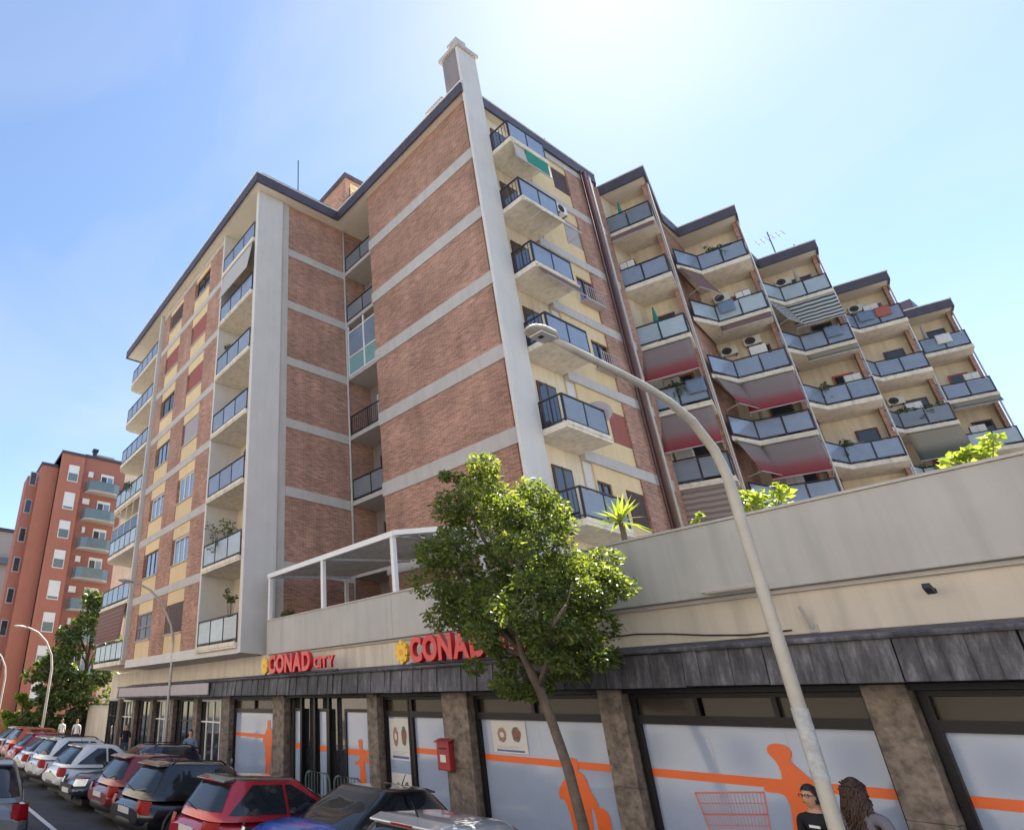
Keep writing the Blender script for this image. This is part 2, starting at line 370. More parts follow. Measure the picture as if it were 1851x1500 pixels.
K['awn_green'] = stripe_mat('awning_green_white', [(0.0, (0.60, 0.60, 0.58)), (1.0, (0.60, 0.60, 0.58))], 7, dark=0.13)
K['awn_beige'] = stripe_mat('awning_beige', [(0.0, (0.42, 0.34, 0.29)), (0.4, (0.40, 0.32, 0.28)), (1.0, (0.33, 0.25, 0.22))], 13, dark=0.62)
K['awn_brown'] = stripe_mat('awning_brown', [(0.0, (0.30, 0.19, 0.17)), (1.0, (0.26, 0.14, 0.13))], 9, dark=0.75)
K['awn_olive'] = stripe_mat('awning_olive', [(0.0, (0.40, 0.34, 0.26)), (0.45, (0.36, 0.32, 0.25)), (0.75, (0.14, 0.15, 0.12)), (1.0, (0.10, 0.11, 0.10))], 12, dark=0.85)
K['awn_white'] = stripe_mat('awning_white', [(0.0, (0.62, 0.60, 0.58)), (1.0, (0.60, 0.57, 0.55))], 8, dark=0.9)

# ------------------------------------------------------------------ ground
KERB_Y = 8.5
g = MB(); g.poly([(-900, -900, 0), (900, -900, 0), (900, 900, 0), (-900, 900, 0)])
structure(g.build('ground', K['asphalt']))
g = MB(); g.box(-75, 20, KERB_Y + .15, 60, 0.004, 0.17)
side = structure(g.build('pavement', K['paving']))
for i in range(24):
    g = MB(); x = -40 + i*2.0; g.box(x + .006, x + 1.994, KERB_Y, KERB_Y + .146, 0.002, 0.18)
    g.build('kerb_stone', K['kerb'], side, bevel=0.015)
g = MB()
g.box(-45, 10, 3.52, 3.64, 0.003, 0.006)
structure(g.build('road_marking', K['roadpaint']))

# ------------------------------------------------------------------ apartment building
apt = empty('apartment_building', (-19.9, 10.07, 0), 0.0305846,
            'seven storey brick and cream apartment block with glazed balconies and a saw-tooth wing', 'building')
F = [4.8, 7.9, 10.98, 14.07, 17.15, 20.23, 23.32]
TOP = 26.15
CEIL = F[1:] + [TOP]
def P(name, mb, mat, parent=apt, **k): return mb.build(name, mat, parent, **k)
def B(name, x0, x1, y0, y1, z0, z1, mat, parent=apt, **k):
    m = MB(); m.box(x0, x1, y0, y1, z0, z1); return m.build(name, mat, parent, **k)

# --- masses (cream plaster behind everything)
B('wall', -17.9, -0.2, 1.5, 12.5, 4.5, TOP, K['cream'])
B('wall', -12.35, -3.7, 0.2, 1.5, 4.5, TOP, K['cream'])
B('wall', -0.2, 2.5, 6.5, 12.5, 4.5, TOP, K['shade_grey'])  # recess wall darkened in its colour to stand in for shade
B('wall', 2.5, 8.6, 4.95, 13.2, 0.2, TOP, K['cream'])
B('wall', -6.0, 8.5, 12.6, 46, 0.2, TOP - .02, K['cream'])

# --- window
def window(par, axis, a0, a1, z0, z1, d, sgn, kind, mull=1):
    """axis 'u': spans u at v=d, looking to -v; axis 'v': spans v at u=d looking to +u. frame part > panes"""
    def bx(m, s0, s1, t0, t1, zz0, zz1):
        if axis == 'u': m.box(s0, s1, d + sgn*t0, d + sgn*t1, zz0, zz1)
        else: m.box(d + sgn*t0, d + sgn*t1, s0, s1, zz0, zz1)
    fm = K['whiteframe'] if kind in ('open', 'white') else K['frame']
    m = MB(); w = 0.06
    bx(m, a0, a0+w, -.02, .05, z0, z1); bx(m, a1-w, a1, -.02, .05, z0, z1)
    bx(m, a0+w, a1-w, -.02, .05, z0, z0+w); bx(m, a0+w, a1-w, -.02, .05, z1-w, z1)
    for k in range(1, mull+1):
        c = a0 + (a1-a0)*k/(mull+1); bx(m, c-.035, c+.035, -.02, .05, z0+w, z1-w)
    wf = P('window', m, fm, par)
    if kind in ('red', 'grey', 'brown'):
        m = MB(); n = int((z1-z0)/.075)
        for i in range(n):
            zz = z0 + .03 + i*(z1-z0-.06)/n
            bx(m, a0+.04, a1-.04, .052, .085, zz, zz + (z1-z0-.06)/n*.86)
        m2 = K['shut_'+kind]
        m.build('shutter', m2, wf)
    else:
        for k in range(mull+1):
            c0 = a0+(a1-a0)*k/(mull+1)+w*.7; c1 = a0+(a1-a0)*(k+1)/(mull+1)-w*.7
            m = MB(); bx(m, c0, c1, 0, .015, z0+w, z1-w)
            m.build('pane', K['pane'] if kind in ('open', 'white', 'sky') else K['panedark'], wf)
    if kind == 'open':
        h = (z1-z0)*random.choice((.0, .12, .25))
        if h > .1:
            m = MB(); bx(m, a0+.05, a1-.05, .052, .08, z1-h, z1); m.build('shutter', K['shut_grey'], wf)
    return wf

# --- railing with glass panels along a plan line
def railing(par, p, q, z, n, glass, h=1.0, posts=True, gap=0.0, bars=False):
    dx, dy = q[0]-p[0], q[1]-p[1]; L = math.hypot(dx, dy); ex, ey = dx/L, dy/L
    m = MB()
    m.bar(p, q, 0.05, z+h-.05, z+h, off=-.025); m.bar(p, q, 0.035, z+.09, z+.125, off=-.018)
    for k in range(n+1):
        t = min(max(L*k/n, .02), L-.02); c = (p[0]+ex*t, p[1]+ey*t)
        m.bar((c[0]-ex*.02, c[1]-ey*.02), (c[0]+ex*.02, c[1]+ey*.02), .04, z-.02, z+h-.05, off=-.02)
    if bars:
        nb = int(L/.13)
        for k in range(1, nb):
            c = (p[0]+ex*L*k/nb, p[1]+ey*L*k/nb)
            m.bar((c[0]-ex*.008, c[1]-ey*.008), (c[0]+ex*.008, c[1]+ey*.008), .016, z+.125, z+h-.05, off=-.008)
    r = m.build('railing', K['darkmetal'], par)
    if not bars:
        for k in range(n):
            t0, t1 = L*k/n+.035, L*(k+1)/n-.035
            a = (p[0]+ex*t0, p[1]+ey*t0); b = (p[0]+ex*t1, p[1]+ey*t1)
            mm = MB(); mm.bar(a, b, .012, z+.135, z+h-.09, off=-.006)
            mm.build('glass_panel', glass, par)
    return r
def door(axis, a0, a1, z0, z1, d, sgn, kind='brown', par=apt):
    def bx(m, s0, s1, t0, t1, zz0, zz1):
        if axis == 'u': m.box(s0, s1, d+sgn*t0, d+sgn*t1, zz0, zz1)
        else: m.box(d+sgn*t0, d+sgn*t1, s0, s1, zz0, zz1)
    m = MB(); bx(m, a0, a1, 0, .04, z0, z1); c = (a0+a1)/2
    bx(m, c-.03, c+.03, .04, .06, z0, z1)
    dd = P('balcony_door', m, K['shut_brown' if kind == 'brown' else 'frame'], par)
    for s0, s1 in ((a0+.08, c-.05), (c+.05, a1-.08)):
        m = MB(); bx(m, s0, s1, .042, .05, z0+.5, z1-.1); m.build('pane', K['panedark'], dd)
    return dd

# --- left block, street facade (v = 0 plane)
U_BR = [(-5.4, -3.75), (-9.15, -7.4), (-12.2, -11.2)]      # brick strips
U_WI = [(-7.4, -5.4), (-11.2, -9.15)]                      # window columns
kinds = [['brown', 'grille'], ['open', 'sky'], ['open', 'open'], ['grey', 'sky'], ['red', 'dark'], ['red', 'red'], ['dark', 'brown']]
for i, f in enumerate(F):
    t = CEIL[i]
    for (a, b) in U_BR:
        B('brick_panel', a, b, 0.0, .2, f, t-.4, K['brick'])
    for c, (a, b) in enumerate(U_WI):
        z0, z1 = f+.78, f+2.12
        B('spandrel_panel', a, b, .03, .2, f, z0, K['yellow'])
        B('spandrel_panel', a, b, .03, .2, z1, t-.4, K['yellow'])
        B('window_sill', a, b, -.04, .2, z0, z0+.05, K['band'])
        k = kinds[i][c]
        window(apt, 'u', a+.18, b-.05, z0+.05, z1, .14, -1, 'dark' if k == 'grille' else k, mull=2 if k in ('open', 'sky') else 1)
        if k == 'grille':
            m = MB()
            for q in range(11):
                x = a+.2+q*(b-a-.3)/10; m.box(x-.012, x+.012, .02, .045, z0+.02, z1)
            for zz in (z0+.1, (z0+z1)/2, z1-.05): m.box(a+.15, b-.05, .018, .047, zz, zz+.025)
            P('window_grille', m, K['shut_grey'])
    B('concrete_band', -12.25, -3.72, -.015, .2, t-.4, t-.02, K['band'])
B('concrete_band', -12.3, 0.0, -.02, 1.5, 4.42, 4.8, K['conc'])
# white pier left of the loggia, and the corner pier
B('concrete_pier', -3.72, -3.58, -.06, 1.5, 4.8, TOP, K['conc'])
B('concrete_pier', -.16, .07, -.07, 1.33, 4.42, TOP, K['conc'], bevel=.012)
B('concrete_pier', -.16, .0, 1.34, 1.73, 4.5, TOP, K['band'])
# loggias beside the corner pier
for i, f in enumerate(F):
    sl = B('balcony', -3.56, -.17, -.14, 1.49, f-.2, f, K['slab'])
    B('slab_edge', -3.45, -.2, -.17, -.145, f-.13, f+.02, K['slab'], sl)
    railing(sl, (-3.42, -.1), (-.17, -.1), f, 3, K['glassrail'] if i > 1 else K['glassrail2'])
    door('u', -1.55, -.45, f, f+2.2, 1.49, -1)
# left bay of balconies
BAY = [(-17.9, -12.45)]
for i, f in enumerate(F):
    sl = MB(); sl.prism([(-12.45, 1.49), (-12.45, -.25), (-17.2, -.25), (-17.75, -.05), (-17.9, .35), (-17.9, 1.49)], f-.22, f)
    sl = P('balcony', sl, K['slab'])
    g_ = K['glassrail2'] if i in (0, 2, 3) else K['glassrail']
    railing(sl, (-17.2, -.2), (-12.5, -.2), f, 5, g_)
    railing(sl, (-17.85, .4), (-17.2, -.2), f, 1, g_)
    railing(sl, (-17.85, 1.45), (-17.85, .4), f, 1, g_)
    door('u', -15.2, -13.6, f, f+2.2, 1.49, -1)
B('wall', -12.5, -12.36, -.2, 1.5, 4.8, TOP, K['conc'])
# enclosed bay on the fourth floor from the ground and a cloth blind on the lowest
m = MB()
for k in range(5): m.box(-17.3+k*1.17-.03, -17.3+k*1.17+.03, -.16, -.1, F[2]+1.0, CEIL[2]-.22)
m.box(-17.33, -12.5, -.17, -.09, F[2]+1.75, F[2]+1.82); m.box(-17.33, -12.5, -.17, -.09, CEIL[2]-.3, CEIL[2]-.22)
vf = P('veranda_frame', m, K['cream'])
for k in range(4):
    m = MB(); m.box(-17.26+k*1.17, -16.2+k*1.17, -.14, -.125, F[2]+1.05, F[2]+1.72); m.build('pane', K['panedark'], vf)
def awning(par, p, q, nrm, z_top, z_bot, out, mat, arms=True, name='awning'):
    """sloping cloth from plan line p-q, dropping to z_bot at distance out along nrm"""
    rows = []; dr = []
    n = 10
    for r in range(n+1):
        t = r/n; sag = .05*math.sin(math.pi*t)
        row = []
        for c in range(9):
            s = c/8; x = p[0]+(q[0]-p[0])*s; y = p[1]+(q[1]-p[1])*s
            rip = .012*math.sin(s*19+t*3)
            row.append((x+nrm[0]*(out*t), y+nrm[1]*(out*t), z_top+(z_bot-z_top)*t - sag + rip)); dr.append(t)
        rows.append(row)
    m = MB(); m.grid(rows)
    dx, dy = q[0]-p[0], q[1]-p[1]; L = math.hypot(dx, dy)
    o = m.build(name, mat, par, smooth=True)
    a = o.data.attributes.new('drop', 'FLOAT', 'POINT'); a.data.foreach_set('value', dr)
    so = o.modifiers.new('thickness', 'SOLIDIFY'); so.thickness = .006
    m = MB(); m.tube([(p[0]+nrm[0]*.04, p[1]+nrm[1]*.04, z_top+.03), (q[0]+nrm[0]*.04, q[1]+nrm[1]*.04, z_top+.03)], .05); m.build('awning_roller', K['slab'], o)
    m = MB(); m.tube([(p[0]+nrm[0]*out, p[1]+nrm[1]*out, z_bot), (q[0]+nrm[0]*out, q[1]+nrm[1]*out, z_bot)], .022); m.build('awning_front_bar', K['shut_grey'], o)
    if arms:
        for e in (p, q):
            m = MB(); m.tube([(e[0], e[1], z_bot-.05), (e[0]+nrm[0]*out, e[1]+nrm[1]*out, z_bot)], .016, 6); m.build('awning_arm', K['shut_grey'], o)
    return o
awning(apt, (-17.2, -.27), (-12.55, -.27), (0, -1), CEIL[0]-.22, F[0]+1.05, .12, K['awn_brown'], arms=False)
awning(apt, (-3.3, -.12), (-.3, -.12), (0, -1), CEIL[5]-.2, F[5]+1.25, .25, K['awn_white'], arms=False)

# --- left block, side wall (u = 0 plane): brick between concrete bands
for i, f in enumerate(F):
    t = CEIL[i]
    B('brick_panel', -.19, -.03, 1.73, 5.08, f, t-(.42 if i < 6 else 0), K['brick'])
    if i < 6: B('concrete_band', -.19, .02, 1.735, 5.1, t-.42, t, K['band'])
B('wall', -.19, -.02, 5.1, 6.5, 4.5, TOP, K['brick'])
# corner recess with small balconies
for i, f in enumerate(F):
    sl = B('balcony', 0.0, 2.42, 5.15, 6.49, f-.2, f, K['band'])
    if i == 4:
        m = MB()
        for x in (.06, 1.2, 2.34): m.box(x-.04, x+.04, 5.18, 5.26, f, CEIL[i]-.22)
        for z in (f+.02, f+1.0, f+2.4): m.box(.1, 2.3, 5.185, 5.255, z, z+.07)
        vv = P('veranda_frame', m, K['whiteframe'])
        for x in (.1, 1.24):
            m = MB(); m.box(x, x+1.06, 5.21, 5.225, f+.1, f+.98); m.build('infill_panel', pm('turquoise_panel', (.20, .36, .38), .4, .06) if x < 1 else bpy.data.materials['turquoise_panel'], vv)
            m = MB(); m.box(x, x+1.06, 5.21, 5.225, f+1.08, f+2.38); m.build('pane', K['pane'], vv)
    else:
        railing(sl, (.05, 5.2), (2.4, 5.2), f, 2, K['glassrail3'], bars=(i in (0, 1, 3)))
    window(apt, 'u', .5, 1.5, f+.2, f+2.3, 6.48, -1, 'white' if i in (3, 5) else 'dark')
m = MB(); m.tube([(.02, 5.13, 5), (.02, 5.13, TOP)], .05); P('downpipe', m, K['pipe_white'], smooth=True)

# --- right tower, brick face (v = 4.8 plane)
for i, f in enumerate(F):
    t = CEIL[i]
    B('brick_panel', 2.45, 8.6, 4.78, 4.95, f, t-(.55 if i < 6 else 0), K['brick'])
    B('brick_panel', 8.6, 8.93, 4.81, 5.5, f, t-(.55 if i < 6 else 0), K['brick'])
    if i < 6: B('concrete_band', 2.43, 8.945, 4.72, 5.5, t-.55, t, K['band'])
B('wall', 2.44, 8.94, 4.8, 5.5, 0.2, 4.8, K['brick'])
# corner fin with chimney
B('concrete_pier', 8.87, 8.98, 4.46, 5.6, 4.5, 29.0, K['conc'], bevel=.01)
ch = B('chimney', 8.1, 8.865, 4.5, 5.58, 26.4, 28.95, K['shade_grey'])  # shade of the front face put into the colour; pier stays light
B('chimney_cap', 8.0, 9.07, 4.38, 5.68, 29.0, 29.2, K['band'], ch)
B('chimney_pot', 8.4, 8.8, 4.7, 5.2, 29.2, 29.85, K['band'], ch)
B('chimney_pot_cap', 8.34, 8.86, 4.64, 5.26, 29.8, 29.95, K['band'], ch)
ch = B('chimney', 6.6, 7.4, 5.0, 5.8, 26.6, 27.7, K['band'])
B('chimney_cap', 6.5, 7.5, 4.9, 5.9, 27.7, 27.85, K['band'], ch)

# --- right tower, side face (u = 8.6 plane)
for i, f in enumerate(F):
    t = CEIL[i]
    if i == 0: continue
    sl = B('balcony', 8.61, 9.8, 5.62, 7.9, f-.2, f, K['slab'])
    B('slab_edge', 9.8, 9.83, 5.65, 7.87, f-.1, f+.03, K['slab'], sl)
    railing(sl, (9.76, 5.68), (9.76, 7.86), f, 2, K['glassrail'] if i > 2 else K['glassrail3'])
    railing(sl, (8.95, 5.68), (9.76, 5.68), f, 1, K['glassrail3'], bars=True)
    railing(sl, (9.76, 7.86), (8.65, 7.86), f, 1, K['glassrail3'], bars=True)
    door('v', 6.3, 7.3, f, f+2.2, 8.6, 1)
    B('spandrel_panel', 8.61, 8.66, 7.95, 8.4, f, t-.4, K['conc'])
    z0, z1 = f+.8, f+2.1
    B('spandrel_panel', 8.61, 8.72, 8.4, 11.1, f, z0, K['yellow'])
    B('spandrel_panel', 8.61, 8.72, 8.4, 11.1, z1, t-.4, K['yellow'])
    B('spandrel_panel', 8.61, 8.72, 8.4 if i > 1 else 9.25, 10.05, z0, z1, K['yellow'])
    if i == 1: B('spandrel_panel', 8.61, 8.72, 8.4, 8.45, z0, z1, K['yellow'])
    window(apt, 'v', 10.06, 11.09, z0, z1, 8.63, 1, ('dark', 'brown', 'red', 'dark', 'dark', 'grey', 'brown')[i])
    if i == 1: window(apt, 'v', 8.46, 9.24, z0, z1, 8.63, 1, 'dark')
    if i in (4, 3):
        m = MB()
        m.box(8.72, 9.05, 9.95, 11.15, z0-.12, z0-.05)
        for q in range(9): m.box(9.02, 9.04, 9.97+q*.145, 9.99+q*.145, z0-.05, z0+.55)
        m.box(9.01, 9.05, 9.95, 11.15, z0+.55, z0+.58)
        P('window_planter', m, K['shut_grey'])
    B('brick_panel', 8.61, 8.78, 11.1, 13.25, f, t-.4, K['brick'])
    B('concrete_band', 8.61, 8.8, 7.95, 13.25, t-.4, t, K['band'])
m = MB(); m.tube([(8.92, 12.35, 5), (8.92, 12.35, TOP)], .10); m.tube([(8.9, 12.1, 5), (8.9, 12.1, TOP)], .04, 6)
P('downpipe', m, K['pipe_brown'], smooth=True)
m = MB(); m.tube([(8.92, 12.72, 5), (8.92, 12.72, TOP)], .055); P('downpipe', m, K['pipe_white'], smooth=True)
awning(apt, (9.8, 5.75), (9.8, 7.85), (1, 0), CEIL[5]-.25, F[5]+2.05, .05, K['green_cloth'] if False else K['awn_white'], arms=False)
gc = MB(); gc.slab([(9.84, 6.4, F[6]-1.05), (9.84, 7.75, F[6]-1.05), (9.84, 7.75, F[6]-.25), (9.84, 6.4, F[6]-.25)], .01)
P('green_blind', gc, K['green_cloth'])
awning(apt, (9.84, 5.7), (9.84, 7.9), (1, 0), CEIL[4]-.22, F[4]+1.9, .55, K['awn_white'], arms=True)
awning(apt, (9.84, 5.7), (9.84, 7.9), (1, 0), CEIL[3]-.22, F[3]+2.3, .25, K['awn_brown'], arms=True)

# --- saw-tooth wing
TA = R_(18)
e1 = (math.cos(TA), math.sin(TA)); e2 = (-math.sin(TA), math.cos(TA))
TW = 1.95
def tooth(k, p, q):
    return (8.5+.97*k + e1[0]*p + e2[0]*q, 13.75+6.15*k + e1[1]*p + e2[1]*q)
BK, LG = 1.75, 4.15
wing = {}
aw = {(0, 3): 'awn_red', (0, 2): 'awn_red', (0, 1): 'awn_beige', (1, 3): 'awn_red', (1, 2): 'awn_red', (2, 5): 'awn_green', (3, 3): 'awn_olive', (0, 5): 'awn_half', (4, 4): 'awn_half2', (2, 4): 'awn_half2', (1, 4): 'awn_half'}
aws = {(1, 5): 'awn_brown', (1, 3): 'awn_red', (1, 2): 'awn_red', (2, 5): 'awn_green'}
for k in range(5):
    N0, T0 = tooth(k, 0, 0), tooth(k, TW, 0)
    Nb, Tb = tooth(k, -.35, BK), tooth(k, TW-.02, BK)
    E = tooth(k, TW, LG)
    Ep = tooth(k-1, TW-.05, LG) if k else (8.75, 13.2)
    # walls: back wall of the loggia, long flank, return wall
    m = MB(); m.bar(Tb, Nb, -.15, 4.5, TOP); P('wall', m, K['cream'])
    m = MB(); m.bar(tooth(k, TW, BK-.62), E, .14, 4.5, TOP); P('wall', m, K['cream'])
    m = MB(); m.bar(tooth(k, TW+.01, BK-.66), tooth(k, TW+.01, BK-.2), .16, 4.5, TOP); P('brick_pier', m, K['brick'])
    if k:
        m = MB(); m.bar(Ep, Nb, .12, 4.5, TOP); P('brick_pier', m, K['brick'])
    else:
        B('brick_pier', 8.4, 8.72, 13.26, 13.75, 4.5, TOP, K['brick'])
        m = MB(); m.bar((8.5, 13.7), Nb, .12, 4.5, TOP); P('wall', m, K['brick'])
    m = MB(); m.tube([(*tooth(k, TW+.08, BK-.75), 5), (*tooth(k, TW+.08, BK-.75), TOP)], .04); P('downpipe', m, K['pipe_white'], smooth=True)
    for i, f in enumerate(F):
        if i < (1, 1, 2, 2, 3)[k]: continue
        poly = [N0, T0, tooth(k, TW, BK-.01), tooth(k, -.3, BK-.01)]
        if k: poly = [(Ep[0]+.12, Ep[1]+.1), (N0[0]+.08, N0[1]-.0), T0, tooth(k, TW, BK-.01), tooth(k, -.3, BK-.01)]
        m = MB(); m.prism(poly, f-.22, f)
        sl = P('balcony', m, K['slab'])
        glass = K['glassrail'] if (k*3+i) % 4 else K['glassrail2']
        if (k, i) in ((0, 2), (0, 6), (1, 1), (3, 4)): glass = K['glassrail3']
        railing(sl, tooth(k, .06, .05), tooth(k, TW-.04, .05), f, 2, glass)
        if k: railing(sl, (Ep[0]+.16, Ep[1]+.15), tooth(k, .06, .05), f, 1, glass)
        railing(sl, tooth(k, TW-.04, .05), tooth(k, TW-.04, BK-.7), f, 1, glass)
        # door in the back wall
        m = MB(); a = tooth(k, .75, BK-.02); b = tooth(k, 1.55, BK-.02)
        m.bar(a, b, -.06, f, f+2.15); dd = P('balcony_door', m, K['shut_brown'] if (k+i) % 3 else K['shut_red'])
        m = MB(); m.bar(tooth(k, .83, BK-.085), tooth(k, 1.47, BK-.085), -.01, f+.4, f+2.05); m.build('pane', K['panedark'], dd)
        t = CEIL[i]-.22
        if (k, i) in aws:
            nx, ny = (N0[1]-Ep[1]), -(N0[0]-Ep[0]); l = math.hypot(nx, ny)
            awning(apt, (Ep[0]+.2, Ep[1]+.2), tooth(k, .0, -.02), (nx/l, ny/l), t, f+1.25, .6, K[aws[(k, i)]])
        if (k, i) in aw:
            nm = aw[(k, i)]
            if nm.startswith('awn_half'):
                awning(apt, tooth(k, .05, -.02), tooth(k, TW-.05, -.02), (-e2[0], -e2[1]), t, t-.45, .28, K['awn_brown' if nm == 'awn_half' else 'awn_olive'], arms=False)
                continue
            mt = K[nm]; low = f+(1.12 if aw[(k, i)] != 'awn_beige' else .1)
            awning(apt, tooth(k, .05, -.02), tooth(k, TW-.05, -.02), (-e2[0], -e2[1]), t, low, .62 if aw[(k, i)] != 'awn_beige' else .2, mt)
B('wall', 13.0, 13.2, 43.0, 46, 4.5, TOP, K['cream'])

# --- roof with dark metal fascia following the plan
RP = [(-18.6, -.5), (.55, -.5), (.55, 4.38), (8.9, 4.38), (8.9, 5.75), (8.85, 13.35)]
for k in range(5):
    if k == 0: RP.append(tooth(0, -.08, .75 if False else .42))
    else: RP.append(tooth(k, -.35, .42))
    RP.append(tooth(k, TW+.12, .42)); RP.append(tooth(k, TW+.12, LG+.1))
RP += [(13.0, 47.0), (-6, 47.0), (-6, 12.8), (-18.6, 12.8)]
m = MB(); m.prism(RP, TOP, TOP+.1); roof = P('roof', m, K['soffit'])
m = MB()
n = len(RP)
def inset(pts, d):
    out = []
    n = len(pts)
    for i in range(n):
        a, b, c = Vector(pts[i-1]), Vector(pts[i]), Vector(pts[(i+1) % n])
        d1 = (b-a).normalized(); d2 = (c-b).normalized()
        n1 = Vector((-d1.y, d1.x)); n2 = Vector((-d2.y, d2.x))
        bi = (n1+n2); bi = bi/max(bi.length, 1e-6); s = d/max(bi.dot(n1), .35)
        out.append((b.x+bi.x*s, b.y+bi.y*s))
    return out
def fascia(z0, z1, o0, o1, name, mat, par):
    a = inset(RP, o0); b = inset(RP, o1)
    for i in range(n):
        j = (i+1) % n
        m = MB(); m.prism([a[i], a[j], b[j], b[i]], z0, z1); m.build(name, mat, par)
fascia(TOP-.06, TOP+.48, -.03, .05, 'fascia_board', K['fascia'], roof)
fascia(TOP+.48, TOP+.54, -.06, .12, 'sunlit_coping', K['coping'], roof)  # white strip painting the sunlit roof edge
HZ = TOP+3.7
# raised dark strip on the left block's roof edge, roof hut, antennas
B('roof_upstand', .2, .5, -.2, 4.0, TOP+.54, TOP+.72, K['fascia'], roof)
hut = B('roof_hut', -2.2, .3, 5.2, 8.5, TOP+.1, HZ, K['brick'])
B('hut_roof', -2.35, .45, 5.05, 8.65, HZ, HZ+.2, K['fascia'], hut)
B('hut_panel', .3, .33, 5.5, 8.2, TOP+.6, HZ-.3, K['yellow'], hut)
def antenna(u, v, h, yagi):
    m = MB(); m.tube([(u, v, TOP+.1), (u, v, TOP+.1+h)], .03, 6)
    if yagi:
        m.tube([(u-.6, v, TOP+h-.3), (u+.6, v+.2, TOP+h-.3)], .018, 5)
        for q in range(6): m.tube([(u-.6+q*.24, v-.3+q*.04, TOP+h-.3), (u-.6+q*.24, v+.3+q*.04, TOP+h-.3)], .012, 4)
    P('antenna', m, K['darkmetal'], roof)
antenna(.1, 2.2, 3.3, False); antenna(1.0, 4.9, 2.0, True); antenna(10.2, 29.0, 3.6, True); antenna(10.6, 31.2, 3.4, False); antenna(8.3, 10.9, 1.9, False)
# dark penthouse edge behind the last tooth
B('roof_upstand', 11.2, 12.6, 40.5, 45.5, TOP+.54, TOP+2.0, K['fascia'], roof)

# ------------------------------------------------------------------ podium with the supermarket
pod = empty('shop_podium', (0, 10.6, 0), 0, 'long grey-parapet podium with shop windows and dark metal canopy along the street', 'building')
OY = 10.6
def PB(name, x0, x1, y0, y1, z0, z1, mat, par=pod, **k):
    m = MB(); m.box(x0, x1, y0-OY, y1-OY, z0, z1); return m.build(name, mat, par, **k)
XL, XR = -19.2, 9.0
xs_ = [XL, -12.6, -6.9, .6, XR]
for a, b in zip(xs_[:-1], xs_[1:]):
    PB('parapet_panel', a+.003, b-.003, 10.7, 10.92, 4.36, 5.46, K['parapet'], bevel=.01)
PB('parapet_coping', XL, XR, 10.675, 10.945, 5.462, 5.50, K['band'])
PB('terrace_floor', XL, XR, 10.93, 15.0, 4.4, 4.62, K['paving'])
PB('wall', XL, XR, 10.86, 11.1, 0.2, 4.358, K['podwall'])
PB('wall', -38.5, XL-.01, 10.9, 11.1, 0.2, 4.40, K['podwall'])
PB('ledge', XL, XR, 10.80, 10.86, 4.30, 4.355, K['band'])
# end return of the parapet
PB('parapet_panel', XL, XL+.2, 10.93, 12.4, 4.36, 5.46, K['parapet'])
# canopy: ribbed upright sheets, sloping top
x = -34.0; i = 0
while x < XR:
    w = (1.22, 1.05, 1.31, 0.98)[i % 4]; jy = random.uniform(-.015, .015); jz = random.uniform(-.012, .012)
    m = MB(); nr = 5
    for r in range(nr):
        a = x+.008+r*(w-.016)/nr; b = a+(w-.016)/nr
        d = .02 if r % 2 else 0.0
        m.add([(a, 9.98+jy-OY+d, 3.04+jz), (b, 9.98+jy-OY+d, 3.04+jz), (b, 10.03+jy-OY+d, 3.52+jz), (a, 10.03+jy-OY+d, 3.52+jz),
               (a, 10.03+jy-OY+d+.02, 3.04+jz), (b, 10.03+jy-OY+d+.02, 3.04+jz), (b, 10.07+jy-OY+d, 3.52+jz), (a, 10.07+jy-OY+d, 3.52+jz)],
              [(0,1,2,3),(5,4,7,6),(4,5,1,0),(3,2,6,7),(1,5,6,2),(4,0,3,7)])
    m.build('canopy_panel', K['canopy'], pod)
    m = MB(); m.slab([(x+.004, 10.02-OY, 3.535+jz), (x+w-.004, 10.02-OY, 3.535+jz), (x+w-.004, 10.85-OY, 3.72), (x+.004, 10.85-OY, 3.72)], .02)
    m.build('canopy_top', K['canopy'], pod)
    x += w; i += 1
m = MB(); m.tube([(-34, 9.99-OY, 3.55), (XR, 9.99-OY, 3.55)], .035, 6); m.build('canopy_rim', K['canopy'], pod)
PB('canopy_soffit', -34, XR, 10.08, 10.85, 3.05, 3.08, K['shopframe'])
PB('canopy_beam', -34, XR, 10.42, 10.85, 2.98, 3.048, K['shopframe'])
# pilasters in brown stone
PIL = [(-3.62, -3.2), (-7.1, -6.68), (-10.75, -10.02), (-13.35, -12.95), (-18.1, -17.4), (1.0, 1.45), (-21.9, -21.2), (4.6, 5.0)]
for a, b in PIL:
    z = 0.17; q = 0
    hs = [1.45, 1.6]
    for h in hs:
        h2 = min(z+h, 3.045)
        PB('pilaster_stone', a+random.uniform(0, .008), b-random.uniform(0, .008), 10.36+random.uniform(0, .008), 10.6, z, h2-.002, K['stone'], bevel=.008); z = h2
